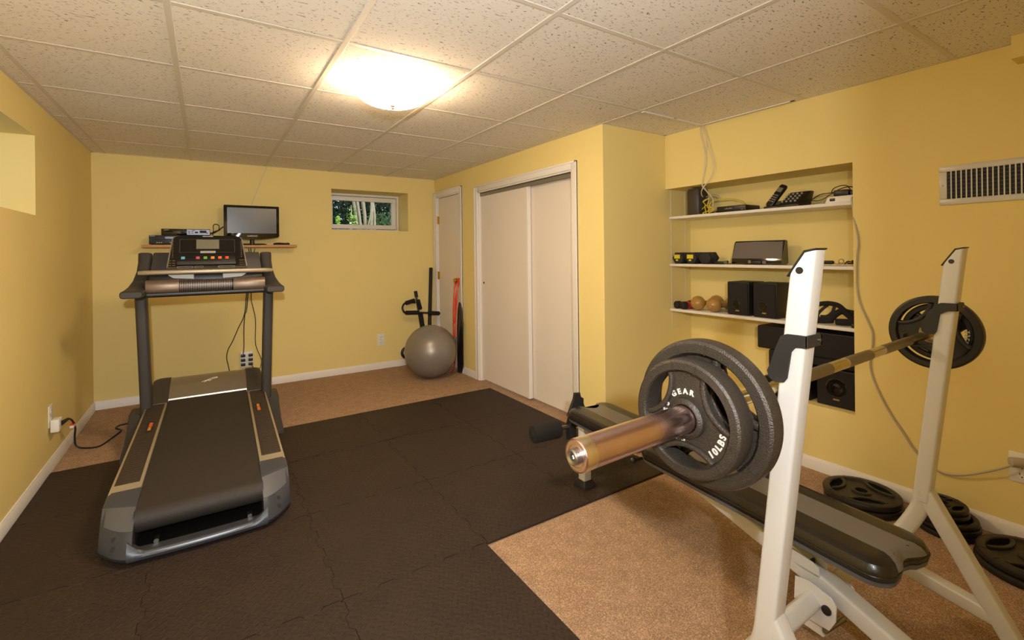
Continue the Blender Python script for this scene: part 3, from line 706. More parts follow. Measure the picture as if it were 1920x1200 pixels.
# -- middle shelf: hex dumbbells end on
def hexbell():
    t = thing('hex_dumbbell', '', 'dumbbell', (0, 0, 0), 0, 'black hex dumbbells on the middle shelf')
    for x0, x1 in ((0, .052), (.098, .15)):
        bm = bmesh.new(); rr = .0495
        prism(bm, [(x0, rr*math.cos(i*PI/3), rr*math.sin(i*PI/3)) for i in range(6)], (x1-x0, 0, 0), .009, 3)
        hd = obj('head', bm, M_rubber, t, world=False)
    bm = bmesh.new(); lathe(bm, [(.012, .05), (.014, .062), (.015, .075), (.014, .088), (.012, .10)], (0, 0, 0), (1, 0, 0), 20); obj('handle', bm, M_chrome, t, world=False)
    return t
hb0 = hexbell()
def yellow_mark(par, s):
    bm = bmesh.new()
    bx(bm, -.0006, .001, -.020, .030, -.004, .026); 
    for i in range(4): bx(bm, -.0012, .001, -.016+i*.012, -.010+i*.012, .003, .018)
    bx(bm, -.0006, .001, -.004, .016, -.022, -.010)
    o = obj('yellow_print', bm, M_yel, par, world=False); return o
hz = .0495*math.cos(PI/6)
spots = ((2.323, 'black hex dumbbell with a yellow mark, nearest the niche side wall', 1), (2.207, 'black hex dumbbell with a yellow mark, second from the side wall', 1), (2.093, 'plain black hex dumbbell without a yellow mark', 0))
bells = [hb0]+[dup(hb0, (0, 0, 0)) for _ in spots[1:]]
for o, (y, lb, mk) in zip(bells, spots):
    o.location = (3.045 if y > 2.15 else 3.05, y, S2+hz+.001); o['label'] = lb; o.rotation_euler = (0, 0, math.radians({1: 7, 0: 11}[mk] if y < 2.3 else 3))
    if mk:
        yellow_mark([c for c in o.children if c.name.startswith('head')][0], 1)
t = thing('charger_plug', 'small black charger plug beside the plain black dumbbell', 'plug', (3.10, 2.0, S2))
obj('body', B(bx, 3.07, 3.10, 1.955, 2.03, S2+.001, S2+.022, .006, 2), M_plastic_k, t)
bm = bmesh.new(); cyl(bm, (3.085, 1.957, S2+.012), (3.08, 1.93, S2+.018), .012, .009, 12); obj('cable_end', bm, M_zinc, t)
bm = bmesh.new(); tube(bm, [(3.09, 2.03, S2+.012), (3.12, 2.04, S2+.004), (3.14, 2.0, S2+.004), (3.12, 1.94, S2+.004), (3.14, 1.90, S2+.006)], .0028, 8, 6); obj('lead', bm, M_cord_k, t)
t = thing('speaker_dock', 'wide grey speaker dock with a sloping front on the middle niche shelf', 'speaker dock', (3.15, 1.755, S2))
bm = bmesh.new()
def dockp(y, z): # front face leans back and bows a little
    return 3.105+.035*(z-S2)/.16+.012*((y-1.755)/.165)**2
rings = []
for i in range(13):
    f = i/12; y0 = 1.928-f*.345
    for_z = [(S2+.032), (S2+.155-.004*abs(f-.5)*2)]
    yt = 1.912-f*.322
    rings.append([(dockp(y0, for_z[0]), y0, for_z[0]), (dockp(yt, for_z[1]), yt, for_z[1]), (dockp(yt, for_z[1])+.012, yt, for_z[1]+.002), (dockp(y0, for_z[0])+.02, y0, for_z[0])])
loft(bm, rings); obj('grille', bm, M_cloth_grey, t)
bm = bmesh.new(); loft(bm, [[(dockp(y, S2+.03)-.001+a, y, z) for a, z in ((0, S2+.031), (-.002, S2+.004), (.06, S2+.001), (.085, S2+.012), (.075, S2+.159), (.053, S2+.162), (.040, S2+.150))] for y in [1.928-i*.345/12 for i in range(13)]]); obj('housing', bm, M_gloss_k, t)
bm = bmesh.new(); bx(bm, dockp(1.76, S2+.03)-.022, dockp(1.76, S2)+.002, 1.70, 1.81, S2+.003, S2+.024, .004, 2); obj('cradle_tongue', bm, M_plastic_k, t)
obj('badge', B(bx, dockp(1.7, S2)-.004, dockp(1.7, S2)+.004, 1.675, 1.70, S2+.006, S2+.026, .001, 1), M_bronze, t)
obj('docking_port', B(bx, dockp(1.78, S2)-.024, dockp(1.78, S2)-.018, 1.765, 1.785, S2+.010, S2+.03, .001, 1), M_chrome, t)
# small things at the right end of the middle shelf
tag(obj('paper_stack', B(bx, 3.06, 3.16, 1.15, 1.345, S2+.0008, S2+.011, .001, 1), mat('papers', '#b9a98e', .8, var=(40, .5))), 'thin stack of papers and cards at the right end of the middle shelf', 'papers')
tag(obj('pen_case', B(bx, 3.065, 3.09, 1.262, 1.335, S2+.0115, S2+.031, .008, 3), M_plastic_k), 'small black case lying on the papers, next to the white rack post', 'case')
t = thing('key_bunch', 'small bunch of brass keys on the papers at the shelf end', 'keys', (3.08, 1.22, S2+.0115))
bm = bmesh.new()
for i, (y, a) in enumerate(((1.245, .4), (1.225, -.2), (1.205, .7))):
    cyl(bm, (3.075, y, S2+.014+i*.003), (3.075, y, S2+.0165+i*.003), .011, n=14); bx(bm, 3.073, 3.077, y-.035, y-.008, S2+.014+i*.003, S2+.0165+i*.003)
obj('key_blades', bm, M_brass, t)
bm = bmesh.new(); lathe(bm, [(.012, -.0015), (.014, 0), (.012, .0015), (.0105, 0), (.012, -.0015)], (3.07, 1.222, S2+.028), (1, .3, .2), 24); obj('key_ring', bm, M_zinc, t)
cord('earphone_cord', 'black earphone cord bunched at the far right of the middle shelf', [(3.07, 1.205, S2+.014), (3.075, 1.19, S2+.026), (3.08, 1.175, S2+.022), (3.07, 1.165, S2+.030), (3.085, 1.155, S2+.020), (3.09, 1.18, S2+.018), (3.10, 1.20, S2+.016), (3.11, 1.17, S2+.018)], .0045, M_cord_k)

# -- lowest shelf
def small_bell():
    t = thing('small_dumbbell', '', 'dumbbell', (0, 0, 0), 0, 'small dumbbells with black ends and red grips')
    for x in (0, .115):
        obj('end_cap', B(cyl, (x, 0, 0), (x+.045, 0, 0), .0285, n=20, bev=.007), M_rubber, t, world=False)
    obj('grip', B(cyl, (.044, 0, 0), (.116, 0, 0), .0235, n=20), M_red, t, world=False, label='red grip')
    return t
sb = small_bell(); sb.location = (3.05, 2.350, S3+.0295); sb.rotation_euler = (0, 0, -.30); sb['label'] = 'small dumbbell with black ends and red grip, nearest the niche side wall'
dup(sb, (3.036, 2.285, S3+.0295), (0, 0, -.30), 'small dumbbell with black ends and red grip, nearest the brown weights')
def brown_bell():
    t = thing('vinyl_dumbbell', '', 'dumbbell', (0, 0, 0), 0, 'brown dumbbells with rounded ends')
    for x, s in ((0, 1), (.165, -1)):
        bm = bmesh.new(); lathe(bm, [(0, -.052), (.008, -.051), (.011, -.047), (.030, -.042), (.047, -.022), (.054, 0), (.050, .022), (.034, .042), (.018, .05), (.016, .06)], (x, 0, 0), (s, 0, 0), 32)
        obj('bulb', bm, M_brownb, t, world=False)
    obj('grip', B(cyl, (.05, 0, 0), (.115, 0, 0), .0165, n=20), M_brownb, t, world=False)
    return t
bb = brown_bell(); bb.location = (3.085, 2.178, S3+.0545); bb.rotation_euler = (0, 0, -.32); bb['label'] = 'brown round-ended dumbbell next to the small red-grip ones'
dup(bb, (3.075, 2.040, S3+.0545), (0, 0, -.30), 'brown round-ended dumbbell next to the left black speaker')
def bookshelf_speaker(y0, y1, lb):
    t = thing('bookshelf_speaker', lb, 'speaker', (3.13, (y0+y1)/2, S3), 0, 'black bookshelf speakers on the lowest shelf')
    z0 = S3+.0008; z1 = S3+.228
    obj('cabinet', B(bx, 3.066, 3.26, y0, y1, z0, z1, .003, 2), M_box_k, t)
    g = obj('grille', B(bx, 3.055, 3.0665, y0+.004, y1-.004, z0+.004, z1-.004, .005, 2), M_grille_k, t)
    yc = (y0+y1)/2
    bm = bmesh.new(); lathe(bm, [(.030, 0), (.027, .0016), (.012, .0005), (0, .0022)], (3.0552, yc+.012, z0+.074), (-1, 0, 0), 28); obj('driver_cone', bm, M_gloss_k, g)
    obj('badge', B(bx, 3.053, 3.0555, yc-.013, yc+.013, z0+.026, z0+.035, .001, 1), M_gold, t, label='small gold badge')
bookshelf_speaker(1.772, 1.925, 'black bookshelf speaker beside the brown dumbbells')
bookshelf_speaker(1.587, 1.740, 'black bookshelf speaker half hidden by the white rack post')
t = thing('strap_handles', 'heap of black exercise strap handles on the right of the lowest shelf', 'exercise straps', (3.12, 1.26, S3))
bm = bmesh.new(); tube(bm, [(3.07, 1.355, S3+.115), (3.08, 1.30, S3+.126), (3.09, 1.25, S3+.118), (3.09, 1.215, S3+.09), (3.10, 1.19, S3+.082), (3.10, 1.15, S3+.080)], .014, 10, 6); obj('foam_handle', bm, M_foamroll, t)
bm = bmesh.new(); tube(bm, [(3.06, 1.36, S3+.022), (3.07, 1.31, S3+.024), (3.075, 1.27, S3+.030)], .018, 10, 6); obj('foam_handle', bm, M_foamroll, t)
bm = bmesh.new(); tube(bm, [(3.065, 1.285, S3+.024), (3.07, 1.25, S3+.07), (3.08, 1.22, S3+.085), (3.09, 1.19, S3+.06), (3.09, 1.165, S3+.030)], .018, 10, 6); obj('foam_handle', bm, M_foamroll, t)
bm = bmesh.new(); tube(bm, [(3.075, 1.25, S3+.022), (3.07, 1.20, S3+.026), (3.075, 1.15, S3+.030)], .020, 10, 6); obj('foam_handle', bm, M_foamroll, t)
bm = bmesh.new()
for P_ in ([(3.06, 1.34, S3+.03), (3.065, 1.345, S3+.06), (3.075, 1.315, S3+.10), (3.085, 1.30, S3+.115)], [(3.07, 1.335, S3+.045), (3.075, 1.30, S3+.05), (3.08, 1.275, S3+.075), (3.085, 1.265, S3+.11)], [(3.05, 1.36, S3+.045), (3.055, 1.34, S3+.035), (3.06, 1.31, S3+.04)]):
    sweep(bm, catmull(P_, 6), rrect(.018, .003, .001, 1), up=(1, 0, 0))
obj('webbing', bm, M_matte_k, t)
obj('buckle', B(bx, 3.04, 3.052, 1.145, 1.165, S3+.001, S3+.022, .003, 2), M_plastic_k, t)
# -- niche floor
NZ = NI[2]
def big_speaker(name, lb, x0, x1, y0, y1, z0, z1, driver, cat='subwoofer'):
    t = thing(name, lb, cat, ((x0+x1)/2, (y0+y1)/2, z0))
    obj('cabinet', B(bx, x0+.012, x1, y0, y1, z0, z1, .004, 2), M_box_k, t)
    g = obj('grille', B(bx, x0, x0+.0125, y0+.004, y1-.004, z0+.004, z1-.004, .006, 2), M_grille_k, t)
    if driver:
        yc, zc, r = driver
        bm = bmesh.new(); lathe(bm, [(r, 0), (r*.92, .003), (r*.5, .001), (r*.3, .004), (0, .006)], (x0+.0005, yc, zc), (-1, 0, 0), 36); obj('driver_cone', bm, M_gloss_k, g)
        obj('badge', B(bx, x0-.0025, x0+.001, yc-.016, yc+.016, z0+.04, z0+.05, .001, 1), M_gold, t, label='small gold badge')
big_speaker('subwoofer', 'black speaker box with a round driver, lowest right in the niche', 3.045, 3.285, 1.137, 1.352, NZ+.001, NZ+.215, (1.245, NZ+.115, .055))
big_speaker('subwoofer', 'tall black speaker box on the niche floor, left of the one with the round driver', 3.05, 3.285, 1.392, 1.640, NZ+.001, .652, None)
big_speaker('center_speaker', 'long black speaker lying across the two niche floor boxes', 3.055, 3.275, 1.137, 1.715, .653, .80, None, 'speaker')
big_speaker('receiver_box', 'dark box between the lying speaker and the round-driver box', 3.07, 3.285, 1.137, 1.388, NZ+.2165, .652, None, 'receiver')

# ------------------------------------------------------------------ air vent high on the right wall
t = thing('air_vent', 'white metal air vent grille high on the right wall', 'vent', (XR, .58, 1.60))
vy0, vy1, vz0, vz1 = .395, .766, 1.505, 1.692
bm = bmesh.new()
for a in ((vy0, vy1, vz1-.028, vz1), (vy0, vy1, vz0, vz0+.028), (vy0, vy0+.028, vz0+.028, vz1-.028), (vy1-.028, vy1, vz0+.028, vz1-.028)): bx(bm, XR-.009, XR, *a, .0025, 2)
obj('frame', bm, M_frame, t)
obj('dark_backing', B(bx, XR-.003, XR-.0005, vy0+.02, vy1-.02, vz0+.02, vz1-.02), M_dark, t)
for i in range(17):
    y = vy1-.041-i*.0178
    if y < vy0+.03: break
    bm = bmesh.new(); hexa(bm, [(XR-.011, y-.0055, vz0+.026), (XR-.003, y-.002, vz0+.026), (XR-.003, y+.001, vz0+.026), (XR-.011, y-.0005, vz0+.026), (XR-.011, y-.0055, vz1-.026), (XR-.003, y-.002, vz1-.026), (XR-.003, y+.001, vz1-.026), (XR-.011, y-.0005, vz1-.026)])
    obj('fin', bm, M_frame, t)
bm = bmesh.new()
for i in range(7): bx(bm, XR-.0045, XR-.003, vy0+.02, vy1-.02, vz0+.038+i*.018, vz0+.041+i*.018)
obj('rear_louvres', bm, M_tm_slate, t)
for y in (vy0+.012, vy1-.014): obj('screw', B(cyl, (XR-.0105, y, 1.598), (XR-.008, y, 1.598), .004, n=12), M_zinc, t)

# ------------------------------------------------------------------ treadmill (local frame: x across, y towards the back wall)
TR = thing('treadmill', 'large grey folding treadmill with a wide dark belt facing the television', 'treadmill', (-.008, 3.40, .0125), -.021)
def to(nm, bm, m, p=TR, **kw): return obj(nm, bm, m, p, world=False, **kw)
dz = lambda y: .183+.038*(y+.65)          # top of the rails over the floor mats
# deck and belt
to('deck', B(hexa, [(-.255, -.72, .075), (.255, -.72, .075), (.255, .95, .12), (-.255, .95, .12), (-.255, -.72, .145), (.255, -.72, .145), (.255, .95, dz(.95)-.03), (-.255, .95, dz(.95)-.03)]), M_plastic_k)
bm = bmesh.new(); rr = .050; yc, zc = -.765, dz(-.765)-.006-rr
prof = [(.95, dz(.95)-.006), (.3, dz(.3)-.006), (-.4, dz(-.4)-.006)]+[(yc-rr*math.sin(a), zc+rr*math.cos(a)) for a in [i*PI/12 for i in range(13)]]+[(-.3, zc-rr+.012)]+[(-.3, zc-rr+.016)]+[(yc-(rr-.004)*math.sin(a), zc+(rr-.004)*math.cos(a)) for a in [i*PI/12 for i in range(12, -1, -1)]]+[(.95, dz(.95)-.010)]
loft(bm, [[(x, y, z) for y, z in prof] for x in (-.247, 0, .247)]); to('running_belt', bm, M_belt)
to('rear_roller', B(cyl, (-.25, yc, zc), (.25, yc, zc), rr-.006, n=24), M_plastic_k)
# side rails
for s in (-1, 1):
    bm = bmesh.new(); xi, xo = .249*s, .372*s
    y0, y1 = -.565, .77
    hexa(bm, [(min(xi, xo), y0, .06), (max(xi, xo), y0, .06), (max(xi, xo), y1, .09), (min(xi, xo), y1, .09), (min(xi, xo), y0, dz(y0)), (max(xi, xo), y0, dz(y0)), (max(xi, xo), y1, dz(y1)), (min(xi, xo), y1, dz(y1))], .006, 2)
    r_ = to('side_rail', bm, M_tm_tan)
    a0, a1 = sorted((xi+.014*s, xo-.012*s)); ya, yb = y0+.075, y1-.02
    hexa_pts = [(a0, ya, dz(ya)-.004), (a1, ya, dz(ya)-.004), (a1, yb, dz(yb)-.004), (a0, yb, dz(yb)-.004), (a0, ya, dz(ya)+.003), (a1, ya, dz(ya)+.003), (a1, yb, dz(yb)+.003), (a0, yb, dz(yb)+.003)]
    to('foot_grip', B(hexa, hexa_pts, .003, 2), M_insert, r_, label='dark ribbed foot strip')
    bm = bmesh.new(); n = 44
    for i in range(n):
        y = ya+.02+(yb-ya-.04)*i/(n-1)
        bx(bm, a0+.010, a1-.010, y-.004, y+.004, dz(y)+.001, dz(y)+.0045, .001, 1)
    to('grip_ribs', bm, M_insert, r_)
    bm = bmesh.new(); yl = .34 if s > 0 else .28; xc = (a0+a1)/2-.012*s
    prism(bm, [(xc-.016, yl-.085, dz(yl-.085)+.0045), (xc+.016, yl-.085, dz(yl-.085)+.0045), (xc+.016, yl+.085, dz(yl+.085)+.0045), (xc-.016, yl+.085, dz(yl+.085)+.0045)], (0, 0, .0015)); to('decal', bm, M_plastic_k, r_)
    bm = bmesh.new()
    for i in range(5): y = yl-.072*s*1+s*.015*i; bx(bm, xc-.009, xc+.009, y-.006, y+.005, dz(y)+.005, dz(y)+.0068)
    to('orange_print', bm, M_btn['orange'], r_)
    bm = bmesh.new()
    for i in range(4): y = yl+.01*s+s*.015*i; bx(bm, xc-.009, xc+.007, y-.005, y+.005, dz(y)+.005, dz(y)+.0068)
    to('tan_print', bm, M_btn['amber'], r_)
    # rear end cap
    bm = bmesh.new(); rings = []
    for i in range(9):
        f = i/8; x = (.246+.128*f)*s
        yr = -.905+.135*f**1.7; zt_ = dz(-.64); b = 0 if f < .9 else .01
        rings.append([(x, -.56, dz(-.56)+.001-b), (x, -.70+.05*f, zt_-.003-b), (x, -.735+.06*f, zt_-.012-b), (x, yr+.055, .118), (x, yr+.012, .055), (x, yr, .03), (x, yr+.012, .012), (x, yr+.06, .010), (x, -.56, .05)])
    loft(bm, rings); bevel(bm, [e for e in bm.edges if len(e.link_faces) == 2 and e.calc_face_angle(0) > .6], .004, 2)
    e_ = to('end_cap', bm, M_tm_slate)
    # brushed upper step of the cap
    bm = bmesh.new(); R2 = []
    for i in range(9):
        f = i/8; x = (.2475+.125*f)*s; yr = -.905+.135*f**1.7; zt_ = dz(-.64)
        R2.append([(x, -.735+.06*f, zt_-.0105), (x, yr+.0545, .119), (x, yr+.058, .114), (x, -.728+.06*f, zt_-.016)])
    loft(bm, R2); to('cap_face', bm, M_tm_grey, e_)
    bm = bmesh.new()
    for z, y in ((.092, -.824), (.062, -.845)): cyl(bm, (.312*s, y-.005, z), (.312*s, y+.05, z-.015), .0095, n=14)
    to('bolt', bm, M_rubber, e_)
    # wheel under the cap
    to('wheel', B(cyl, (.29*s-.02, -.80, .033), (.29*s+.02, -.80, .033), .0325, n=20, bev=.004), M_rubber)
# low rear bar joining the two end caps
bm = bmesh.new(); rings = []
for i in range(17):
    f = -1+i/8; x = .262*f; y = -.905-.012*(1-f*f); lift = .05*max(0, abs(f)-.82)/.18
    rings.append([(x, y-.002, .030), (x, y+.004, .038+lift*.4), (x, y+.018, .042+lift), (x, y+.05, .034+lift), (x, y+.10, .026), (x, y+.10, .008), (x, y+.012, .008), (x, y+.001, .018)])
loft(bm, rings); to('rear_bar', bm, M_tm_slate)
bm = bmesh.new(); loft(bm, [[(.235*f, -.905-.012*(1-f*f)+a, b) for a, b in ((.0005, .034), (.0035, .0395), (.012, .0425), (.010, .036))] for f in [-1+i/8 for i in range(17)]]); to('rear_bar_highlight', bm, M_tm_grey)  # lighter strip painted as the thin highlight along the bar's edge
to('rear_pan', B(bx, -.25, .25, -.82, -.30, .010, .020), M_plastic_k)
for x in (-.17, .19): to('rear_bolt', B(cyl, (x, -.815, .034), (x, -.775, .034), .010, n=12), M_zinc)
# motor hood
def hood_rings(xs, lift=0):
    R_ = []
    for x in xs:
        R_.append([(x, .835, dz(.84)-.02), (x, .842, dz(.84)+.004+lift), (x, .86, dz(.86)+.012+lift), (x, .96, .30+lift), (x, 1.06, .338+lift), (x, 1.11, .340+lift), (x, 1.19, .30+lift), (x, 1.24, .20), (x, 1.24, .05), (x, .835, .05)])
    return R_
bm = bmesh.new(); loft(bm, hood_rings((-.25, -.1, .1, .25))); h_ = to('motor_hood', bm, M_tm_silver)
bm = bmesh.new()
for P_ in ([(-.05, 1.0), (0, 1.035), (.035, 1.05), (.085, 1.06)], [(-.055, .985), (-.02, 1.015), (.005, 1.0), (.03, 1.03), (.09, 1.045)], [(-.08, 1.0), (-.03, 1.02), (.02, 1.015)]):
    sweep(bm, catmull([(x, y, .3005+.038*(y-.96)/.1) for x, y in [(x_*.62, .995+(y_-1.02)*.7) for x_, y_ in P_]], 6), rrect(.005, .003, .001, 1), up=(0, 0, 1))
to('hood_emblem', bm, M_plastic_w, h_)
for s in (-1, 1):
    bm = bmesh.new(); xs = [(.2505+.115*f)*s for f in (0, .25, .55, .8, .93, 1)]; R_ = []
    for x, dl in zip(xs, (0, .001, 0, -.006, -.016, -.035)):
        R_.append([(x, .755, dz(.77)-.03), (x, .765, dz(.77)+.004+dl*.3), (x, .86, dz(.86)+.016+dl), (x, .96, .306+dl), (x, 1.06, .344+dl), (x, 1.11, .346+dl), (x, 1.19, .306+dl), (x, 1.24, .20), (x, 1.24, .05), (x, .755, .05)])
    loft(bm, R_); to('hood_shoulder', bm, M_tm_dark)
    # floor frame foot and upright
    bm = bmesh.new(); xo = .4235*s
    loft(bm, [[(xo+x, y, z+.0*y) for x, z in [(px, .0+(pz+.5)*h) for px, pz in [(a/1., b) for a, b in rrect(.075, 1, .03, 3)]]] for y, h in ((.36, .02), (.40, .04), (.52, .065), (.62, .12), (.72, .20), (.85, .21), (1.0, .14), (1.2, .09), (1.45, .06), (1.50, .03))])
    to('base_foot', bm, M_tm_dark)
    bm = bmesh.new(); rings = []
    for z, x, y in ((.12, .371, .745), (.35, .3735, .735), (.70, .382, .72), (1.03, .391, .705)):
        rings.append([(x*s+.006+a, y+b, z) for a, b in rrect(.066, .10, .018, 4)])
    loft(bm, rings); to('upright', bm, M_tm_dark)
    # moulded arm with its flared hand rest
    ctr = [(.378*s+.010, .80, 1.30, .080, .070), (.378*s+.010, .77, 1.24, .076, .075), (.382*s+.010, .735, 1.17, .078, .085), (.39*s+.010, .68, 1.105, .094, .072), (.402*s+.010, .60, 1.062, .110, .058), (.408*s+.010, .50, 1.046, .120, .052), (.410*s+.010, .41, 1.044, .120, .048), (.410*s+.010, .392, 1.043, .104, .034)]
    rings = []
    P_ = [Vector(c[:3]) for c in ctr]
    for i, c in enumerate(ctr):
        d_ = (P_[min(i+1, 7)]-P_[max(i-1, 0)]).normalized(); sx_ = Vector((1, 0, 0)); up_ = sx_.cross(d_).normalized()
        rings.append([P_[i]+sx_*a+up_*b for a, b in rrect(c[3], c[4], min(c[3], c[4])*.38, 4)])
    loft(bm := bmesh.new(), rings); to('arm', bm, M_tm_dark)
# crossbar, tray, pulse grip, console
cx = .010
to('console_back', B(hexa, [(cx-.35, .70, 1.155), (cx+.35, .70, 1.155), (cx+.35, .745, 1.155), (cx-.35, .745, 1.155), (cx-.33, .76, 1.315), (cx+.33, .76, 1.315), (cx+.33, .80, 1.315), (cx-.33, .80, 1.315)], .008, 2), M_tm_dark)
to('lower_shell', B(hexa, [(cx-.345, .60, 1.095), (cx+.345, .60, 1.095), (cx+.345, .72, 1.10), (cx-.345, .72, 1.10), (cx-.345, .615, 1.175), (cx+.345, .615, 1.175), (cx+.345, .74, 1.185), (cx-.345, .74, 1.185)], .01, 2), M_plastic_k)
for s in (-1, 1):
    bm = bmesh.new(); z0, z1 = 1.121, 1.162
    pts = [(.085, z0+.004), (.205, z0+.012), (.232, z1-.010), (.236, z1), (.085, z1)]
    prism(bm, [(cx+s*x, .592+.0*(z-1.12), z) for x, z in pts], (0, .02, 0), .003, 1); to('cup_tray', bm, M_tray, label='pale silver tray')
bm = bmesh.new(); rings = []
for i in range(25):
    f = -1+i/12; x = cx+.005+.405*f; y = .575+.045*f*f; z = 1.180-.004*f*f
    k_ = 1 if abs(f) < .97 else .8
    rings.append([(x, y+a*k_, z+b*k_) for a, b in rrect(.060, .032, .012, 4)])
loft(bm, rings); to('accent_bar', bm, M_tm_tan)
for x0, x1 in ((-.352, -.168), (.150, .352)):
    bm = bmesh.new(); loft(bm, [[(cx+x, .560+a, 1.080+b) for a, b in rrect(.10*k, .096*k, .036*k, 5)] for x, k in ((x0, .96), (x0+.006, 1), (x1-.004, 1), (x1, .98))])
    to('pulse_grip', bm, M_bronze)
bm = bmesh.new(); loft(bm, [[(cx+x, .562+a, 1.080+b) for a, b in rrect(.088, .085, .03, 5)] for x in (-.17, .152)]); to('fan_core', bm, M_plastic_k)
for i in range(30):
    x = cx-.160+i*.0102
    to('fan_rib', B(loft, [[(x+d_, .561+a, 1.080+b) for a, b in rrect(.099, .094, .035, 4)] for d_ in (-.0022, .0022)]), M_bronze)
bm = bmesh.new(); loft(bm, [[(cx+x, .562+a, 1.030+b) for a, b in rrect(.09, .035, .012, 4)] for x in (-.345, .345)]); to('grip_underside', bm, M_plastic_k)
# console panel: leaning board with rounded upper corners
def con(x, f, d=0):  # f 0..1 up the board
    return Vector((cx+x, .585+.115*f-d*.88, 1.195+.222*f+d*.46))
def panel_outline(k=1., d=0, dn=0):
    o = [(-.240*k, 0-dn), (.240*k, 0-dn)]; o += [(.215*k+.0, .86)]
    for a in range(1, 5): o.append(((.215-.045*(1-math.cos(a*PI/8)))*k, .86+.14*math.sin(a*PI/8)*k))
    for a in range(5): o.append((-((.215-.045*(1-math.cos((4-a)*PI/8))))*k, .86+.14*math.sin((4-a)*PI/8)*k))
    return [con(x, f, d) for x, f in o]
bm = bmesh.new(); prism(bm, panel_outline(), con(0, 0, .010)-con(0, 0, -.03)); cp = to('console', bm, M_tm_silver)
bm = bmesh.new(); prism(bm, [p-(con(0, 0, .010)-con(0, 0, -.03))*-1 for p in panel_outline(.965)], con(0, 0, .0025)-con(0, 0, 0)); to('console_face', bm, M_gloss_k, cp)
DD = .0425+.002
def plate(x0, x1, f0, f1, th=.0015, bev=0):
    v = con(0, 0, .010)-con(0, 0, -.03)+con(0, 0, .0025)-con(0, 0, 0)
    p = [con(x0, f0)+v, con(x1, f0)+v, con(x1, f1)+v, con(x0, f1)+v]; n_ = con(0, 0, th)-con(0, 0, 0)
    return p+[q+n_ for q in p]
to('screen', B(hexa, plate(-.072, .066, .56, .86)), M_lcd, cp)
to('name_bar', B(hexa, plate(-.048, .044, .42, .49, .002)), M_print, cp)
bm = bmesh.new()
for a in (((-.17, .165), (.86, .875)), ((-.17, -.166), (.44, .86)), ((.161, .165), (.44, .86)), ((-.17, .165), (.44, .45))): hexa(bm, plate(a[0][0], a[0][1], a[1][0], a[1][1], .0008))
to('screen_border', bm, M_tm_dark, cp)
to('button_bank', B(hexa, plate(-.178, .165, .08, .38, .004), .002, 2), M_plastic_k, cp)
to('bank_ledge', B(hexa, plate(-.18, .168, .05, .15, .012), .003, 2), M_tm_dark, cp)
for x, c_ in ((-.148, 'blue'), (-.062, 'pink'), (-.018, 'green'), (.026, 'amber'), (.070, 'orange'), (.113, 'coral')):
    to('button', B(hexa, plate(x-.011, x+.011, .225, .305, .0075), .002, 2), M_btn[c_], cp, label=c_+' button')
bm = bmesh.new()
for i in range(11):
    for x in (-.208, .205): hexa(bm, plate(x-.004, x+.004, .30+i*.05, .315+i*.05, .0008))
for i in range(3):
    for x in (-.222, -.200): hexa(bm, plate(x-.008, x+.008, .04+i*.07, .055+i*.07, .0008))
    hexa(bm, plate(.19, .225, .04+i*.07, .052+i*.07, .0008))
to('key_marks', bm, mat('amber_print', '#7d6238', .5), cp)
bm = bmesh.new()
for a0, a1 in ((-.18, -.09), (-.08, -.03), (.06, .16)):
    for q in ((a0, a1, .005, .012), (a0, a1, -.045, -.038), (a0, a0+.002, -.045, .012), (a1-.002, a1, -.045, .012)): hexa(bm, plate(*q, .0008))
to('key_frames', bm, M_print, cp)
bm = bmesh.new(); hexa(bm, plate(-.035, .03, .955, .985, .0015)); to('top_badge', bm, M_print, cp)
# mains lead of the treadmill
bm = bmesh.new(); tube(bm, [(-.757, 3.945, .278), (-.74, 4.00, .283), (-.738, 4.09, .255), (-.74, 4.18, .20), (-.745, 4.24, .15), (-.752, 4.26, .09), (-.748, 4.27, .03), (-.71, 4.26, .0065), (-.626, 4.233, .0065), (-.575, 4.38, .0065), (-.542, 4.526, .0065), (-.583, 4.606, .0065), (-.57, 4.667, .0065), (-.52, 4.685, .0065), (-.43, 4.69, .0065), (-.36, 4.69, .0065)], .0055, 8, 6)
pcord = obj('power_cord', bm, M_cord_k, TR, label='black power cord')
bm = bmesh.new(); cyl(bm, (-.757, 3.945, .278), (-.738, 4.01, .282), .014, .008, 16); obj('plug', bm, M_cord_k, pcord)
obj('cord_tag', B(bx, -.755, -.735, 4.14, 4.20, .185, .200, .001, 1), M_plastic_w, pcord, label='white paper tag')
obj('tag_stripe', B(bx, -.756, -.734, 4.139, 4.19, .2005, .207, .001, 1), M_orange, pcord)

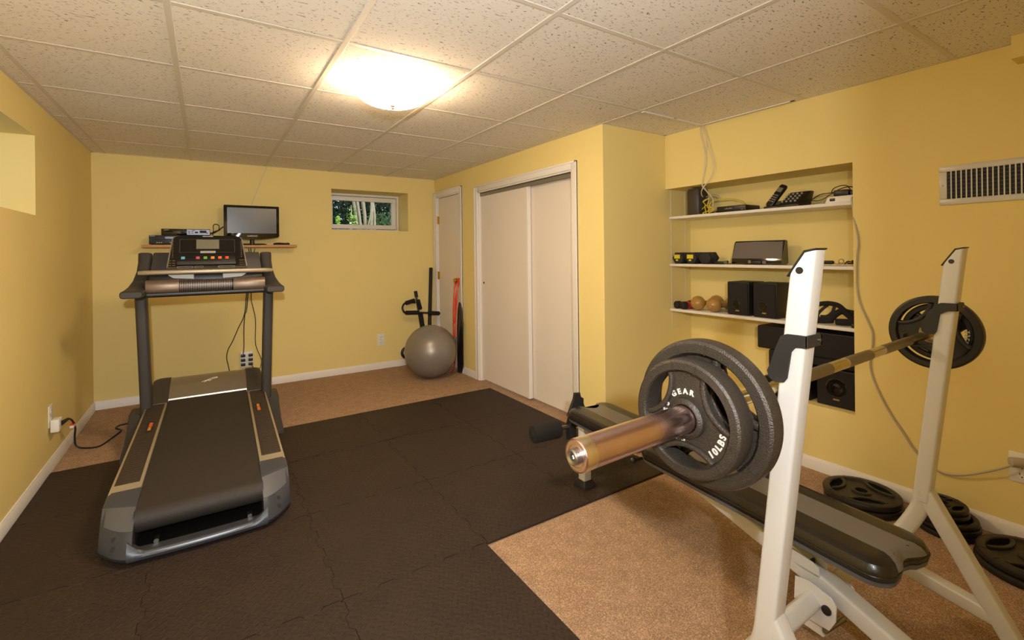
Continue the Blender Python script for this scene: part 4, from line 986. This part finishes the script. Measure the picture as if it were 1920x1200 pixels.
# ------------------------------------------------------------------ weight bench with its two rack posts
WBN = thing('weight_bench', 'white framed weight bench with black padding and two rack posts holding a barbell', 'weight bench', (1.6, 1.0, 0))
def wb(nm, bm, m, p=WBN, **kw): return obj(nm, bm, m, p, **kw)
py = lambda z: .524+.1086*(1.238-z)           # face of a leaning post on the bench side
SQ = rrect(.050, .046, .010, 3)
for px in (1.061, 2.065):
    # tall post, cut slanting at the top
    bm = bmesh.new(); zb = .42
    prism(bm, [(px, py(zb), zb), (px, py(1.238), 1.238), (px, .490, 1.290), (px, .470, 1.295), (px, py(zb)-.046, zb)], (.052, 0, 0), 0)
    bevel(bm, [e for e in bm.edges if abs((e.verts[0].co-e.verts[1].co).z) > .3], .008, 3)
    po = wb('rack_post', bm, M_frame)
    bm = bmesh.new()
    prism(bm, [(px-.001, .5255, 1.2375), (px-.001, .491, 1.2915), (px-.001, .469, 1.2965), (px-.001, .469, 1.2995), (px-.001, .4925, 1.295), (px-.001, .5285, 1.239)], (.054, 0, 0), .001, 1); wb('end_cap', bm, M_plastic_k, po)
    bm = bmesh.new(); cyl(bm, (px-.0015, .501, 1.252), (px+.003, .501, 1.252), .0075, n=20); wb('bolt_hole', bm, M_plastic_k, po)
    # bar hook: plate on the outer side of the post, wrapped round its front by a strap
    oy = 0 if px < 2 else .012
    hk = [(.539, 1.107), (.527, 1.113), (.505, 1.1135), (.4845, 1.1135), (.4845, 1.0885), (.509, 1.0875), (.519, 1.075), (.527, 1.016), (.534, 1.006), (.552, 1.003), (.566, 1.011), (.570, 1.026), (.562, 1.044), (.551, 1.078)]
    bm = bmesh.new(); prism(bm, [(px-.0065, y+(oy if z < 1.08 else 0), z) for y, z in hk], (.006, 0, 0), .0008, 1)
    bx(bm, px-.0065, px+.059, .484, .4885, 1.088, 1.114, .001, 1)
    bx(bm, px+.053, px+.059, .484, .56, 1.088, 1.114, .001, 1)
    hk_ = wb('bar_hook', bm, M_hook, po)
    bm = bmesh.new(); cyl(bm, (px+.045, .481, 1.101), (px+.045, .485, 1.101), .004, n=12); wb('rivet', bm, M_zinc, hk_)
    # cup under the bar
    bm = bmesh.new(); yb_ = .568 if px < 2 else .608
    zc = .9685 if px < 2 else .9605
    bx(bm, px+.004, px+.048, py(.95)-.002, yb_+.030, zc-.0065, zc, .001, 1); bx(bm, px+.004, px+.048, yb_+.024, yb_+.030, zc, zc+.034, .001, 1)
    wb('bar_cup', bm, M_hook, po)
# bent crossbar joining the posts low down
xl, xr = 1.087, 2.091
half = [(0, py(.46)-.023, .46), (0, .594, .40), (.010, .615, .345), (.032, .643, .290), (.070, .675, .248), (.120, .698, .222), (.19, .711, .211)]
path = catmull([(xl+a, y, z) for a, y, z in half]+[(xr-a, y, z) for a, y, z in half[::-1]], 5)
bm = bmesh.new(); sweep(bm, path, rrect(.050, .050, .012, 3), up=(0, 1, 0)); wb('crossbar', bm, M_frame)
for px in (xl, xr):
    bm = bmesh.new(); sweep(bm, [(px, .59, .462), (px, .350, .030)], rrect(.050, .048, .008, 3), up=(1, 0, 0)); br = wb('rear_brace', bm, M_frame)
    bm = bmesh.new(); loft(bm, [[(px+a, .345+b, z) for a, b in rrect(w_, w_*.9, .012, 3)] for w_, z in ((.105, .0008), (.100, .012), (.066, .034))]); wb('rubber_foot', bm, M_rubber, br)
    s = 1 if px < 1.5 else -1
    bm = bmesh.new(); sweep(bm, [(px, .415, .120), (px+s*.012, .645, .165)], rrect(.046, .046, .008, 3), up=(0, 0, 1)); wb('side_rail', bm, M_frame)
# bench axis: a along it from the head end, b across
ux, wx = Vector((.0965, .9953, 0)), Vector((.9953, -.0965, 0)); O_ = Vector((1.60, .488, 0))
def Bp(a, b, z): p = O_+ux*a+wx*b; return (p.x, p.y, z)
def pad_outline(L, hw, notch0, notch1, r=.055):
    o = []
    def corner(ca, cb, a0):
        return [(ca+r*math.cos(a0+PI/2*i/6), cb+r*math.sin(a0+PI/2*i/6)) for i in range(7)]
    o += corner(r, -hw+r, PI)[::1]            # head end, left to ...
    o = []
    o += [(r+r*math.cos(t_), -hw+r+r*math.sin(t_)) for t_ in [1.5*PI-PI/2*i/6 for i in range(7)]]           # near left corner
    if notch0: o += [(notch0*.5*(1+math.cos(PI*q)), b) for q, b in ((-.66, -.045), (-.33, -.028), (0, 0), (.33, .028), (.66, .045))]
    o += [(r+r*math.cos(t_), hw-r+r*math.sin(t_)) for t_ in [PI-PI/2*i/6 for i in range(7)]]
    o += [(L-r+r*math.cos(t_), hw-r+r*math.sin(t_)) for t_ in [PI/2-PI/2*i/6 for i in range(7)]]
    if notch1: o += [(L-notch1*.5*(1+math.cos(PI*q)), -b) for q, b in ((-.66, -.05), (-.33, -.032), (0, 0), (.33, .032), (.66, .05))]
    o += [(L-r+r*math.cos(t_), -hw+r+r*math.sin(t_)) for t_ in [0-PI/2*i/6 for i in range(7)]]
    return o
def make_pad(nm, a0, L, n0, n1, zb, zt, hw=.143):
    ol = pad_outline(L, hw, n0, n1); ca, cb = L/2, 0
    def ring(inset, z):
        return [Bp(a0+ca+(a-ca)*(1-inset/(L/2)), cb+(b-cb)*(1-inset/hw), z) for a, b in ol]
    h = zt-zb
    bm = bmesh.new(); loft(bm, [ring(.006, zb+.008), ring(0, zb+.014), ring(0, zb+.38*h), ring(.002, zb+.62*h), ring(.009, zb+.85*h), ring(.022, zb+.97*h), ring(.038, zt)])
    pd = wb(nm, bm, M_vinyl)
    bm = bmesh.new(); loft(bm, [ring(.004, zb-.004), ring(.002, zb+.0085)]); wb('pad_base', bm, M_tm_grey, pd, label='grey underside board')
    # welt along the side
    bm = bmesh.new(); pts = [Vector(p) for p in ring(-.0005, zb+.40*h)]; n = len(pts)
    loft(bm, [[p+Vector((0, 0, dz_))+((p-Vector(Bp(a0+ca, 0, p.z))).normalized())*dr_ for dz_, dr_ in ((.002, 0), (0, .002), (-.002, 0), (0, -.002))] for p in pts], closed=True); wb('welt', bm, M_vinyl, pd)
    # charcoal stripe over the top and down both ends
    def edge(b_, nn, hw_):
        return (nn or 0)*.5*(1+math.cos(PI*min(1, abs(b_)/hw_)))
    prof_ = [(-.0012, zb+.58*h), (.0035, zb+.74*h), (.0095, zb+.86*h), (.023, zb+.975*h), (.040, zt)]
    st = [(0, i_, z_) for i_, z_ in prof_]+[(1, L*q/10, zt) for q in range(1, 10)]+[(2, i_, z_) for i_, z_ in prof_[::-1]]
    rings_ = []
    for kind, v_, z_ in st:
        top_, low_ = [], []
        for q in range(-6, 7):
            if kind == 0: w_ = .056+.018*max(0, 1-v_/.04); b_ = w_*q/6; a = edge(b_, n0, .068)+v_
            elif kind == 2: w_ = .056+.018*max(0, 1-v_/.04); b_ = w_*q/6; a = L-edge(b_, n1, .076)-v_
            else: b_ = .056*q/6; a = v_
            da = -.0012 if kind == 0 and v_ < .02 else .0012 if kind == 2 and v_ < .02 else 0
            top_.append(Bp(a0+a+da, b_, z_+.0011)); low_.append(Bp(a0+a-da*2, b_, z_-.002))
        rings_.append(top_+low_[::-1])
    bm = bmesh.new(); loft(bm, rings_)
    wb('center_stripe', bm, M_vinyl_g, pd, label='charcoal stripe')
    return pd
make_pad('back_pad', -.015, .915, .020, .0, .408, .466)
make_pad('seat_pad', .935, .520, .0, .050, .408, .466)
# beam under the pads
bm = bmesh.new()
def Bc(a, z): return Bp(a, .005, z)
sweep(bm, [Bc(-.40, .045), Bc(-.05, .165), Bc(.20, .245), Bc(.55, .322), Bc(.86, .388)], rrect(.062, .058, .009, 3), up=(0, 0, 1)); beam = wb('main_beam', bm, M_frame)
bm = bmesh.new(); sweep(bm, [Bc(.80, .378), Bc(.90, .383), Bc(1.46, .372)], rrect(.058, .050, .009, 3), up=(0, 0, 1)); wb('seat_beam', bm, M_frame)
bm = bmesh.new(); sweep(bm, [(1.735, 1.945, .045), (1.735, 1.945, .40)], rrect(.052, .052, .007, 3), up=(0, 1, 0)); lg = wb('front_leg', bm, M_frame)
bm = bmesh.new(); loft(bm, [[(1.735+a, 1.945+b, z) for a, b in rrect(w_, w_, .008, 3)] for w_, z in ((.092, .0125), (.090, .028), (.060, .050))]); wb('rubber_foot', bm, M_rubber, lg)
# clamp plates, pin and bolts where the beam meets the crossbar
for b, sg in ((-.060, -1), (.044, 1)):
    bm = bmesh.new(); prism(bm, [Bp(a, b, z) for a, z in ((.167, .153), (.148, .192), (.146, .238), (.160, .256), (.225, .268), (.268, .258), (.272, .187), (.222, .150))], tuple(wx*(.006*sg)), .0012, 1)
    cl = wb('clamp_plate', bm, M_frame)
    p_, q_ = Vector(Bp(.172, b+sg*.005, .213)), Vector(Bp(.172, b+sg*.013, .213)); bm = bmesh.new(); cyl(bm, p_, q_, .014, n=20, bev=.003); wb('pivot_bolt', bm, M_plastic_k, cl)
bm = bmesh.new(); hexa(bm, [Bp(a, b, z) for z in (.095, .138) for a, b in ((.20, -.035), (.20, .02), (.265, .02), (.265, -.035))], .004, 1); wb('lower_lug', bm, M_frame)
bm = bmesh.new(); cyl(bm, Bp(.19, -.045, .128), Bp(.19, .06, .128), .008, n=14); wb('lock_pin', bm, M_zinc)
# back support link in its saddle
bm = bmesh.new(); sweep(bm, [Bp(.255, -.004, .290), Bp(.52, -.004, .400)], rrect(.034, .026, .004, 2), up=(0, 0, 1)); ln = wb('support_link', bm, M_frame)
bm = bmesh.new(); bx_p = [Bp(a, b, z) for z in (.277, .303) for a, b in ((.247, -.018), (.247, .010), (.262, .010), (.262, -.018))]; hexa(bm, bx_p, .002, 1); wb('link_cap', bm, M_plastic_k, ln)
bm = bmesh.new()
for b in (-.028, .018): prism(bm, [Bp(a, b, z) for a, z in ((.215, .255), (.215, .300), (.235, .308), (.33, .318), (.34, .285))], tuple(wx*.005), .001, 1)
hexa(bm, [Bp(a, b, z) for z in (.270, .276) for a, b in ((.215, -.028), (.215, .023), (.33, .023), (.33, -.028))]); wb('saddle', bm, M_frame)
for a in (.33, .70):
    bm = bmesh.new(); hexa(bm, [Bp(q, b, z) for z in (.394, .405) for q, b in ((a-.02, -.10), (a-.02, .10), (a+.02, .10), (a+.02, -.10))], .002, 1); wb('pad_bracket', bm, M_hook)
bm = bmesh.new(); hexa(bm, [Bp(q, b, z) for z in (.386, .405) for q, b in ((.95, -.045), (.95, .045), (1.40, .045), (1.40, -.045))], .002, 1); wb('seat_bracket', bm, M_hook)
# adjusting knob between back pad and seat
bm = bmesh.new(); cyl(bm, Bp(.915, -.10, .392), Bp(.915, -.145, .392), .007, n=12); ball(bm, Bp(.915, -.152, .392), .016, n=16); wb('adjusting_knob', bm, M_plastic_k)
# leg developer: tab, arm and foam rollers at the foot end
bm = bmesh.new(); prism(bm, [Bp(a, b, z) for a, b, z in ((1.50, -.090, .395), (1.50, .020, .395), (1.50, .020, .478), (1.50, -.002, .487), (1.50, -.002, .512), (1.50, -.040, .515), (1.50, -.042, .480), (1.50, -.062, .448))], tuple(ux*.018), .003, 1); wb('leg_arm_tab', bm, M_hook)
bm = bmesh.new(); sweep(bm, [Bp(1.50, .0, .44), Bp(1.56, 0, .40), Bp(1.60, 0, .30), Bp(1.60, 0, .22)], rrect(.045, .045, .006, 2), up=(1, 0, 0)); wb('leg_arm', bm, M_hook)
bm = bmesh.new(); cyl(bm, Bp(1.60, -.262, .295), Bp(1.60, .262, .295), .012, n=14); wb('roller_bar', bm, M_zinc)
for s in (-1, 1):
    bm = bmesh.new(); c0, c1 = (-.258, -.085) if s < 0 else (.085, .258)
    cyl(bm, Bp(1.60, c0, .295), Bp(1.60, c1, .295), .050, n=28, bev=.010); wb('foam_roller', bm, M_foamroll)

# ------------------------------------------------------------------ barbell
bp0, bp1 = Vector((.813, .556, .985)), Vector((2.327, .617, .975))
bd = (bp1-bp0).normalized()
BB = thing('barbell', 'long steel barbell with thick copper-toned sleeve ends, resting on the bench posts', 'barbell', tuple(bp0))
def bar_at(s): return bp0+bd*s
BL = (bp1-bp0).length
e0, e1 = -.347, BL+.347                 # sleeve ends
i0, i1 = .027, BL-.027                  # inner collars
obj('shaft', B(cyl, bar_at(i0-.02), bar_at(i1+.02), .0142, n=24), M_steel, BB)
for a, b in ((.30, .56), (BL/2-.09, BL/2+.09), (BL-.56, BL-.30)):
    obj('knurling', B(cyl, bar_at(a), bar_at(b), .0147, n=24), M_knurl, BB)
for e, i, s in ((e0, i0, 1), (e1, i1, -1)):
    bm = bmesh.new(); lathe(bm, [(0, 0), (.0225, 0), (.025, .0025), (.025, abs(i-e)-.012)], bar_at(e), bd*s, 40)
    sl = obj('sleeve', bm, M_sleeve, BB)
    bm = bmesh.new(); lathe(bm, [(.0250, abs(i-e)-.014), (.036, abs(i-e)-.014), (.037, abs(i-e)-.012), (.037, abs(i-e)+.006), (.030, abs(i-e)+.010), (.0143, abs(i-e)+.012)], bar_at(e), bd*s, 40); obj('inner_collar', bm, M_steel, BB)
    bm = bmesh.new(); lathe(bm, [(.0252, .001), (.02535, .004), (.02535, .022), (.0251, .024)], bar_at(e), bd*s, 40); obj('end_band', bm, mat('pale_steel', '#d9c8a6', .3, 1.) if 'pale_steel' not in MATS else MATS['pale_steel'], sl)
    bm = bmesh.new(); lathe(bm, [(.017, -.0008), (.0175, .0005), (.0145, .0008)], bar_at(e), bd*s, 32)
    lathe(bm, [(.0052, -.008), (.0100, -.010), (.0122, -.008), (.0125, .0005)], bar_at(e), bd*s, 24); lathe(bm, [(0, -.003), (.0052, -.0032), (.0052, -.008)], bar_at(e), bd*s, 6); obj('end_bolt', bm, M_zinc, sl)

# ------------------------------------------------------------------ weight plates
def mesh_from_bm(bm):
    bmesh.ops.recalc_face_normals(bm, faces=bm.faces); me = bpy.data.meshes.new('m'); bm.to_mesh(me); bm.free(); return me
PLATES = {}
def lens(R, ang, half=.62, ro=.80, ri=.47, n=14):
    """outline of a hand hole: outer arc under the rim, inner arc bulging to the hub"""
    pts = []
    for i in range(n+1):
        a = ang-half+2*half*i/n; pts.append((ro*R*math.cos(a), ro*R*math.sin(a)))
    p0, p1 = Vector(pts[-1]), Vector(pts[0]); m = Vector((math.cos(ang), math.sin(ang)))*ri*R
    inner = []
    for i in range(1, n):
        t_ = i/n; f = math.sin(PI*t_)**.72
        q = p0.lerp(p1, t_); chord = (p0+p1)/2
        inner.append(tuple(q+(m-chord)*f))
    return pts, inner
def plate_mesh(R, th, key):
    """grip plate lying in its own xy plane, z from 0 to th, three hand holes"""
    if key in PLATES: return PLATES[key]
    rb, rh = .0262, .042 if R > .12 else .036
    web = .30*th
    prof = [(rb, .001), (rb, th-.001), (rb+.001, th), (rh-.006, th), (rh, th-.004), (rh+.001, th-web), (R*.775, th-web), (R*.79, th-web+.003), (R*.805, th-.003), (R*.825, th), (R*.945, th), (R*.985, th-.003), (R, th-.009)]
    full = prof+[(r, th-h) for r, h in prof[::-1]]
    bm = bmesh.new(); lathe(bm, full+[full[0]], n=72); bmesh.ops.remove_doubles(bm, verts=bm.verts, dist=1e-6)
    base = bpy.data.objects.new('b', mesh_from_bm(bm)); C.objects.link(base)
    bm = bmesh.new()
    for q in range(3):
        o_, i_ = lens(R, math.radians(30+120*q)); prism(bm, [(x, y, -.05) for x, y in o_+i_], (0, 0, .15))
    cut = bpy.data.objects.new('c', mesh_from_bm(bm)); C.objects.link(cut)
    md = base.modifiers.new('b', 'BOOLEAN'); md.operation = 'DIFFERENCE'; md.object = cut; md.solver = 'EXACT'
    dg = bpy.context.evaluated_depsgraph_get(); me = bpy.data.meshes.new_from_object(base.evaluated_get(dg))
    bm = bmesh.new(); bm.from_mesh(me)
    for x in (base, cut): bpy.data.objects.remove(x)
    # raised lips along the inner arcs, both faces, and rim joints
    for q in range(3):
        o_, i_ = lens(R, math.radians(30+120*q)); path = [o_[-1]]+i_+[o_[0]]
        for z in (th-web, web):
            sg = 1 if z > th/2 else -1
            sweep(bm, [(x*.988, y*.988, z+sg*.002) for x, y in path], rrect(.0135*R/.14, .013*R/.14, .004, 2), up=(0, 0, 1))
        for e in (-1, 1):
            a = math.radians(30+120*q)+e*.80
            u_ = Vector((math.cos(a), math.sin(a), 0)); v_ = Vector((-u_.y, u_.x, 0))
            for z in (th, 0):
                zs = (z-.001, z+.0012) if z else (-.0012, .001)
                hexa(bm, [u_*r_+v_*w_+Vector((0, 0, zz)) for zz in zs for r_, w_ in ((R*.815, -.0012), (R*.955, -.0012), (R*.955, .0012), (R*.815, .0012))])
    PLATES[key] = bm
    return bm
def iron_plate(key, R, th, label, m, group=None, words=None):
    """thing: casting plus raised lettering"""
    bm = plate_mesh(R, th, key).copy()
    t = thing('weight_plate', label, 'weight plate', (0, 0, 0), 0, group)
    obj('casting', bm, m, t, world=False, smooth=28)
    if words:
        tb = bmesh.new(); web = .30*th; z = th-web
        arc, wt = words
        rr = .0475 if R < .12 else .0565; size = .0138 if R < .12 else .016; st = math.radians(16.2)
        n = len(arc[0])
        for i, ch in enumerate(arc[0]):
            if ch == ' ': continue
            a = arc[1]-st*i; u_ = (math.cos(a), math.sin(a), 0); tx = (math.sin(a), -math.cos(a), 0)
            text_into(tb, ch, size, basis((rr*u_[0], rr*u_[1], z), tx, u_), .0012, .0006)
        lm = mat('letter_silver', '#c9c7c0', .35, .3) if 'letter_silver' not in MATS else MATS['letter_silver']
        obj('raised_lettering', tb, lm, t, world=False, label='silver raised lettering'); tb = bmesh.new()
        a = wt[1]; rr2 = R*.655
        for i, ch in enumerate(wt[0]):
            aa = a+(i-(len(wt[0])-1)/2)*size*.82/rr2; u_ = (math.cos(aa), math.sin(aa), 0); tx = (-u_[1], u_[0], 0)
            text_into(tb, ch, size*1.2, basis((rr2*u_[0], rr2*u_[1], z), tx, (-u_[0], -u_[1], 0)), .0012, .0007)
        obj('weight_marking', tb, lm, t, world=False, label='silver weight marking')
    return t
def on_bar(t, s, face, spin):
    """slide a plate on the bar: its back rests at distance s along the bar; face -1 looks to the left end"""
    ax = bd*face; up_ = Vector((0, 0, 1)); xx = up_.cross(ax).normalized(); yy = ax.cross(xx)
    mt = Matrix((( xx.x, yy.x, ax.x), (xx.y, yy.y, ax.y), (xx.z, yy.z, ax.z))) @ Matrix.Rotation(spin, 3, 'Z')
    t.rotation_euler = mt.to_euler(); t.location = bar_at(s)
txt = ('FITNESS GEAR', math.radians(-52))
p25 = iron_plate('25', .1395, .040, 'large grey iron plate on the near bar end, against the left post', M_iron, 'plates on the barbell', (('FITNESS GEAR', math.radians(250)), ('25LBS', math.radians(-30))))
on_bar(p25, .012, -1, math.radians(8))
p10 = iron_plate('10', .109, .046, 'smaller grey iron plate marked 10LBS outside the large one on the near bar end', M_iron, 'plates on the barbell', (('FITNESS GEAR', math.radians(258)), ('10LBS', math.radians(-31))))
on_bar(p10, -.0305, -1, 0)
q25 = iron_plate('25', .1395, .040, 'large dark iron plate marked 25 at the far bar end, against the right post', M_iron_k, 'plates on the barbell', (('FITNESS GEAR', math.radians(250)), ('25LBS', math.radians(170))))
on_bar(q25, BL-.012, 1, math.radians(20))
q10 = iron_plate('10', .109, .046, 'smaller dark iron plate behind the large one on the far bar end', M_iron_k, 'plates on the barbell')
on_bar(q10, BL+.0305, 1, math.radians(50))
# plates lying on the carpet along the right wall
def on_floor(key, R, th, x, y, z, spin, label, group):
    t = iron_plate(key, R, th, label, M_iron_k, group, None); t.location = (x, y, z); t.rotation_euler = (0, 0, spin); return t
g = 'iron plates stacked on the carpet'
on_floor('35', .166, .030, 2.795, 1.028, .001, .3, 'large black iron plate flat on the carpet, under the one nearest the niche', g)
on_floor('35', .166, .030, 2.800, 1.035, .0325, 1.15, 'large black iron plate on the carpet pile nearest the niche, on top', g)
zs = .001
for i, (r_, th_, x, y, lb) in enumerate(((.114, .024, 2.842, .716, 'black iron plate at the bottom of the small tall stack'), (.114, .024, 2.846, .713, 'black iron plate second from the bottom of the small tall stack'), (.114, .024, 2.838, .719, 'black iron plate in the middle of the small tall stack'), (.096, .022, 2.832, .730, 'smaller black iron plate second from the top of the small tall stack'), (.096, .022, 2.828, .733, 'smaller black iron plate on top of the small tall stack'))):
    on_floor('10f' if r_ > .1 else '5f', r_, th_, x, y, zs, .4+i*.9, lb, g); zs += th_+.0028
on_floor('35', .166, .030, 2.735, .435, .001, .2, 'large black iron plate at the right edge, lowest of two on the carpet', g)
on_floor('35', .166, .030, 2.742, .430, .0325, .75, 'large black iron plate at the right edge, upper of two on the carpet', g)
for b_ in PLATES.values(): b_.free()

# ------------------------------------------------------------------ outside the basement window
struct('ground', B(bx, -4, 9, YB+.50, 16, .9, 1.35), M_soil)
def leaf_cloud(bm, c, r, n, size, rnd):
    for _ in range(n):
        while True:
            p = Vector((rnd.uniform(-1, 1), rnd.uniform(-1, 1), rnd.uniform(-1, 1)))
            if p.length <= 1: break
        p = Vector(c)+Vector((p.x*r[0], p.y*r[1], p.z*r[2]))
        a = Vector((rnd.gauss(0, 1), rnd.gauss(0, 1), rnd.gauss(0, 1))).normalized(); b = a.orthogonal().normalized(); s_ = size*rnd.uniform(.6, 1.3)
        bm.faces.new(vb(bm, p-a*s_, p-b*s_*.4, p+a*s_, p+b*s_*.4))
def shrub(name, label, base, clouds, m, size, trunk, seed, grp):
    rnd = random.Random(seed); t = thing(name, label, 'shrub', base, 0, grp)
    bm = bmesh.new()
    for c, r, n in clouds: leaf_cloud(bm, c, r, n, size, rnd)
    obj('foliage', bm, m, t)
    bm = bmesh.new()
    for pts, r in trunk: tube(bm, pts, r, 8, 4)
    obj('stem', bm, M_bark, t)
shrub('hedge_shrub', 'dark green shrub seen through the left part of the basement window', (1.9, 9.6, 1.35), [((1.75, 9.7, 2.3), (.70, .45, 1.1), 2600)], M_leaf[0], .055, [([(1.9, 9.6, 1.3), (1.85, 9.65, 1.9), (1.9, 9.7, 2.4)], .03)], 3, 'shrubs outside the window')
shrub('hedge_shrub', 'dark green shrub seen through the right part of the basement window', (3.3, 9.8, 1.35), [((3.50, 9.9, 2.3), (1.0, .45, 1.1), 3600)], M_leaf[0], .055, [([(3.3, 9.8, 1.3), (3.3, 9.85, 1.9), (3.35, 9.9, 2.4)], .03)], 4, 'shrubs outside the window')
shrub('hedge_shrub', 'bushy green shrub low behind the right half of the basement window', (2.75, 8.6, 1.35), [((2.85, 8.7, 1.80), (.5, .3, .30), 1300)], M_leaf[1], .032, [([(2.75, 8.6, 1.3), (2.8, 8.65, 1.7)], .015)], 5, 'shrubs outside the window')
shrub('young_sapling', 'bright green sapling beside the pale tree outside the window', (2.02, 7.9, 1.35), [((2.02, 7.9, 1.93), (.10, .08, .20), 70), ((1.80, 7.9, 1.86), (.05, .05, .08), 40)], M_leaf[2], .028, [([(2.03, 7.9, 1.3), (2.02, 7.9, 1.8), (2.01, 7.9, 2.12)], .006), ([(1.80, 7.9, 1.3), (1.80, 7.9, 1.9)], .005)], 6, 'shrubs outside the window')
shrub('hedge_shrub', 'tall dense dark hedge filling the background outside the window', (2.8, 11.2, 1.35), [((2.9, 11.4, 2.6), (3.2, .5, 1.7), 5200)], M_leaf[0], .13, [([(2.8, 11.3, 1.3), (2.8, 11.4, 2.6)], .04)], 8, 'shrubs outside the window')
t = thing('pale_tree', 'pale barked tree with several thin trunks outside the basement window', 'tree', (2.3, 8.1, 1.35))
for pts, r in (([(2.21, 8.1, 1.3), (2.16, 8.1, 1.9), (2.08, 8.1, 2.4), (2.02, 8.1, 3.1)], .035), ([(2.24, 8.05, 1.3), (2.19, 8.05, 1.9), (2.13, 8.05, 2.4), (2.10, 8.05, 3.1)], .022), ([(2.30, 8.1, 1.3), (2.29, 8.1, 1.9), (2.24, 8.1, 2.4), (2.24, 8.1, 3.1)], .03), ([(2.36, 8.1, 1.3), (2.40, 8.1, 1.95), (2.42, 8.1, 2.4), (2.40, 8.1, 3.1)], .030), ([(2.44, 8.12, 1.3), (2.46, 8.12, 1.95), (2.42, 8.12, 2.4), (2.46, 8.12, 3.1)], .022), ([(2.30, 8.0, 1.75), (2.36, 8.0, 2.0), (2.37, 8.0, 2.3)], .010)):
    bm = bmesh.new(); tube(bm, pts, r, 10, 6); obj('trunk', bm, M_bark, t)
bm = bmesh.new(); leaf_cloud(bm, (2.3, 8.3, 3.3), (.9, .7, .5), 900, .06, random.Random(9)); obj('crown', bm, M_leaf[1], t)

# ------------------------------------------------------------------ lights, sky, camera
def lamp(name, typ, loc, energy, col, size=.1, rot=None):
    l = bpy.data.lights.new(name, typ); l.energy = energy; l.color = col
    if typ == 'POINT': l.shadow_soft_size = size
    if typ == 'SUN': l.angle = size
    o = bpy.data.objects.new(name, l); o.location = loc; C.objects.link(o)
    if rot: o.rotation_euler = rot
    return o
fl = lamp('unseen_fill_flash', 'SPOT', (-.05, -.30, 1.55), 215, (.96, .98, 1))  # unseen flash spot added behind the camera, fills the far end
fl.data.shadow_soft_size = .03; fl.data.spot_size = math.radians(158); fl.data.spot_blend = 1
fl.rotation_euler = Vector((.35, 5.0, -.05)).to_track_quat('-Z', 'Y').to_euler()
c2 = lamp('added_camera_fill', 'SPOT', (.02, -.02, 1.62), 26, (.96, .98, 1))  # second fill spot added at the camera to lift the darker right side
c2.data.shadow_soft_size = .05; c2.data.spot_size = math.radians(160); c2.data.spot_blend = 1
c2.rotation_euler = Vector((1.6, 5.0, .25)).to_track_quat('-Z', 'Y').to_euler()
lamp('sun', 'SUN', (0, 0, 10), 3.0, (1, .95, .85), .01, (math.radians(48), 0, math.radians(25)))
w = bpy.data.worlds.new('sky'); scene.world = w; w.use_nodes = True
w.node_tree.nodes['Background'].inputs['Color'].default_value = (.75, .87, 1, 1)
w.node_tree.nodes['Background'].inputs['Strength'].default_value = 1.0

cam = bpy.data.cameras.new('camera'); co = bpy.data.objects.new('camera', cam); C.objects.link(co)
F, CY, YAW, ROLL, H = 877.5274, 474.7486, .5791, -.0112, 1.2957
r0 = Vector((math.cos(YAW), -math.sin(YAW), 0)); u0 = Vector((0, 0, 1)); fw = Vector((math.sin(YAW), math.cos(YAW), 0))
rt = r0*math.cos(ROLL)+u0*math.sin(ROLL); up = u0*math.cos(ROLL)-r0*math.sin(ROLL)
co.matrix_world = Matrix(((rt.x, up.x, -fw.x, 0), (rt.y, up.y, -fw.y, 0), (rt.z, up.z, -fw.z, H), (0, 0, 0, 1)))
cam.sensor_width = 36; cam.lens = F/1920*36; cam.shift_y = -(600-CY)/1920; cam.clip_start = .02
scene.camera = co
vs = scene.view_settings
vs.view_transform = 'Standard'; vs.look = 'None'; vs.gamma = 1; vs.use_curve_mapping = False; vs.exposure = .05
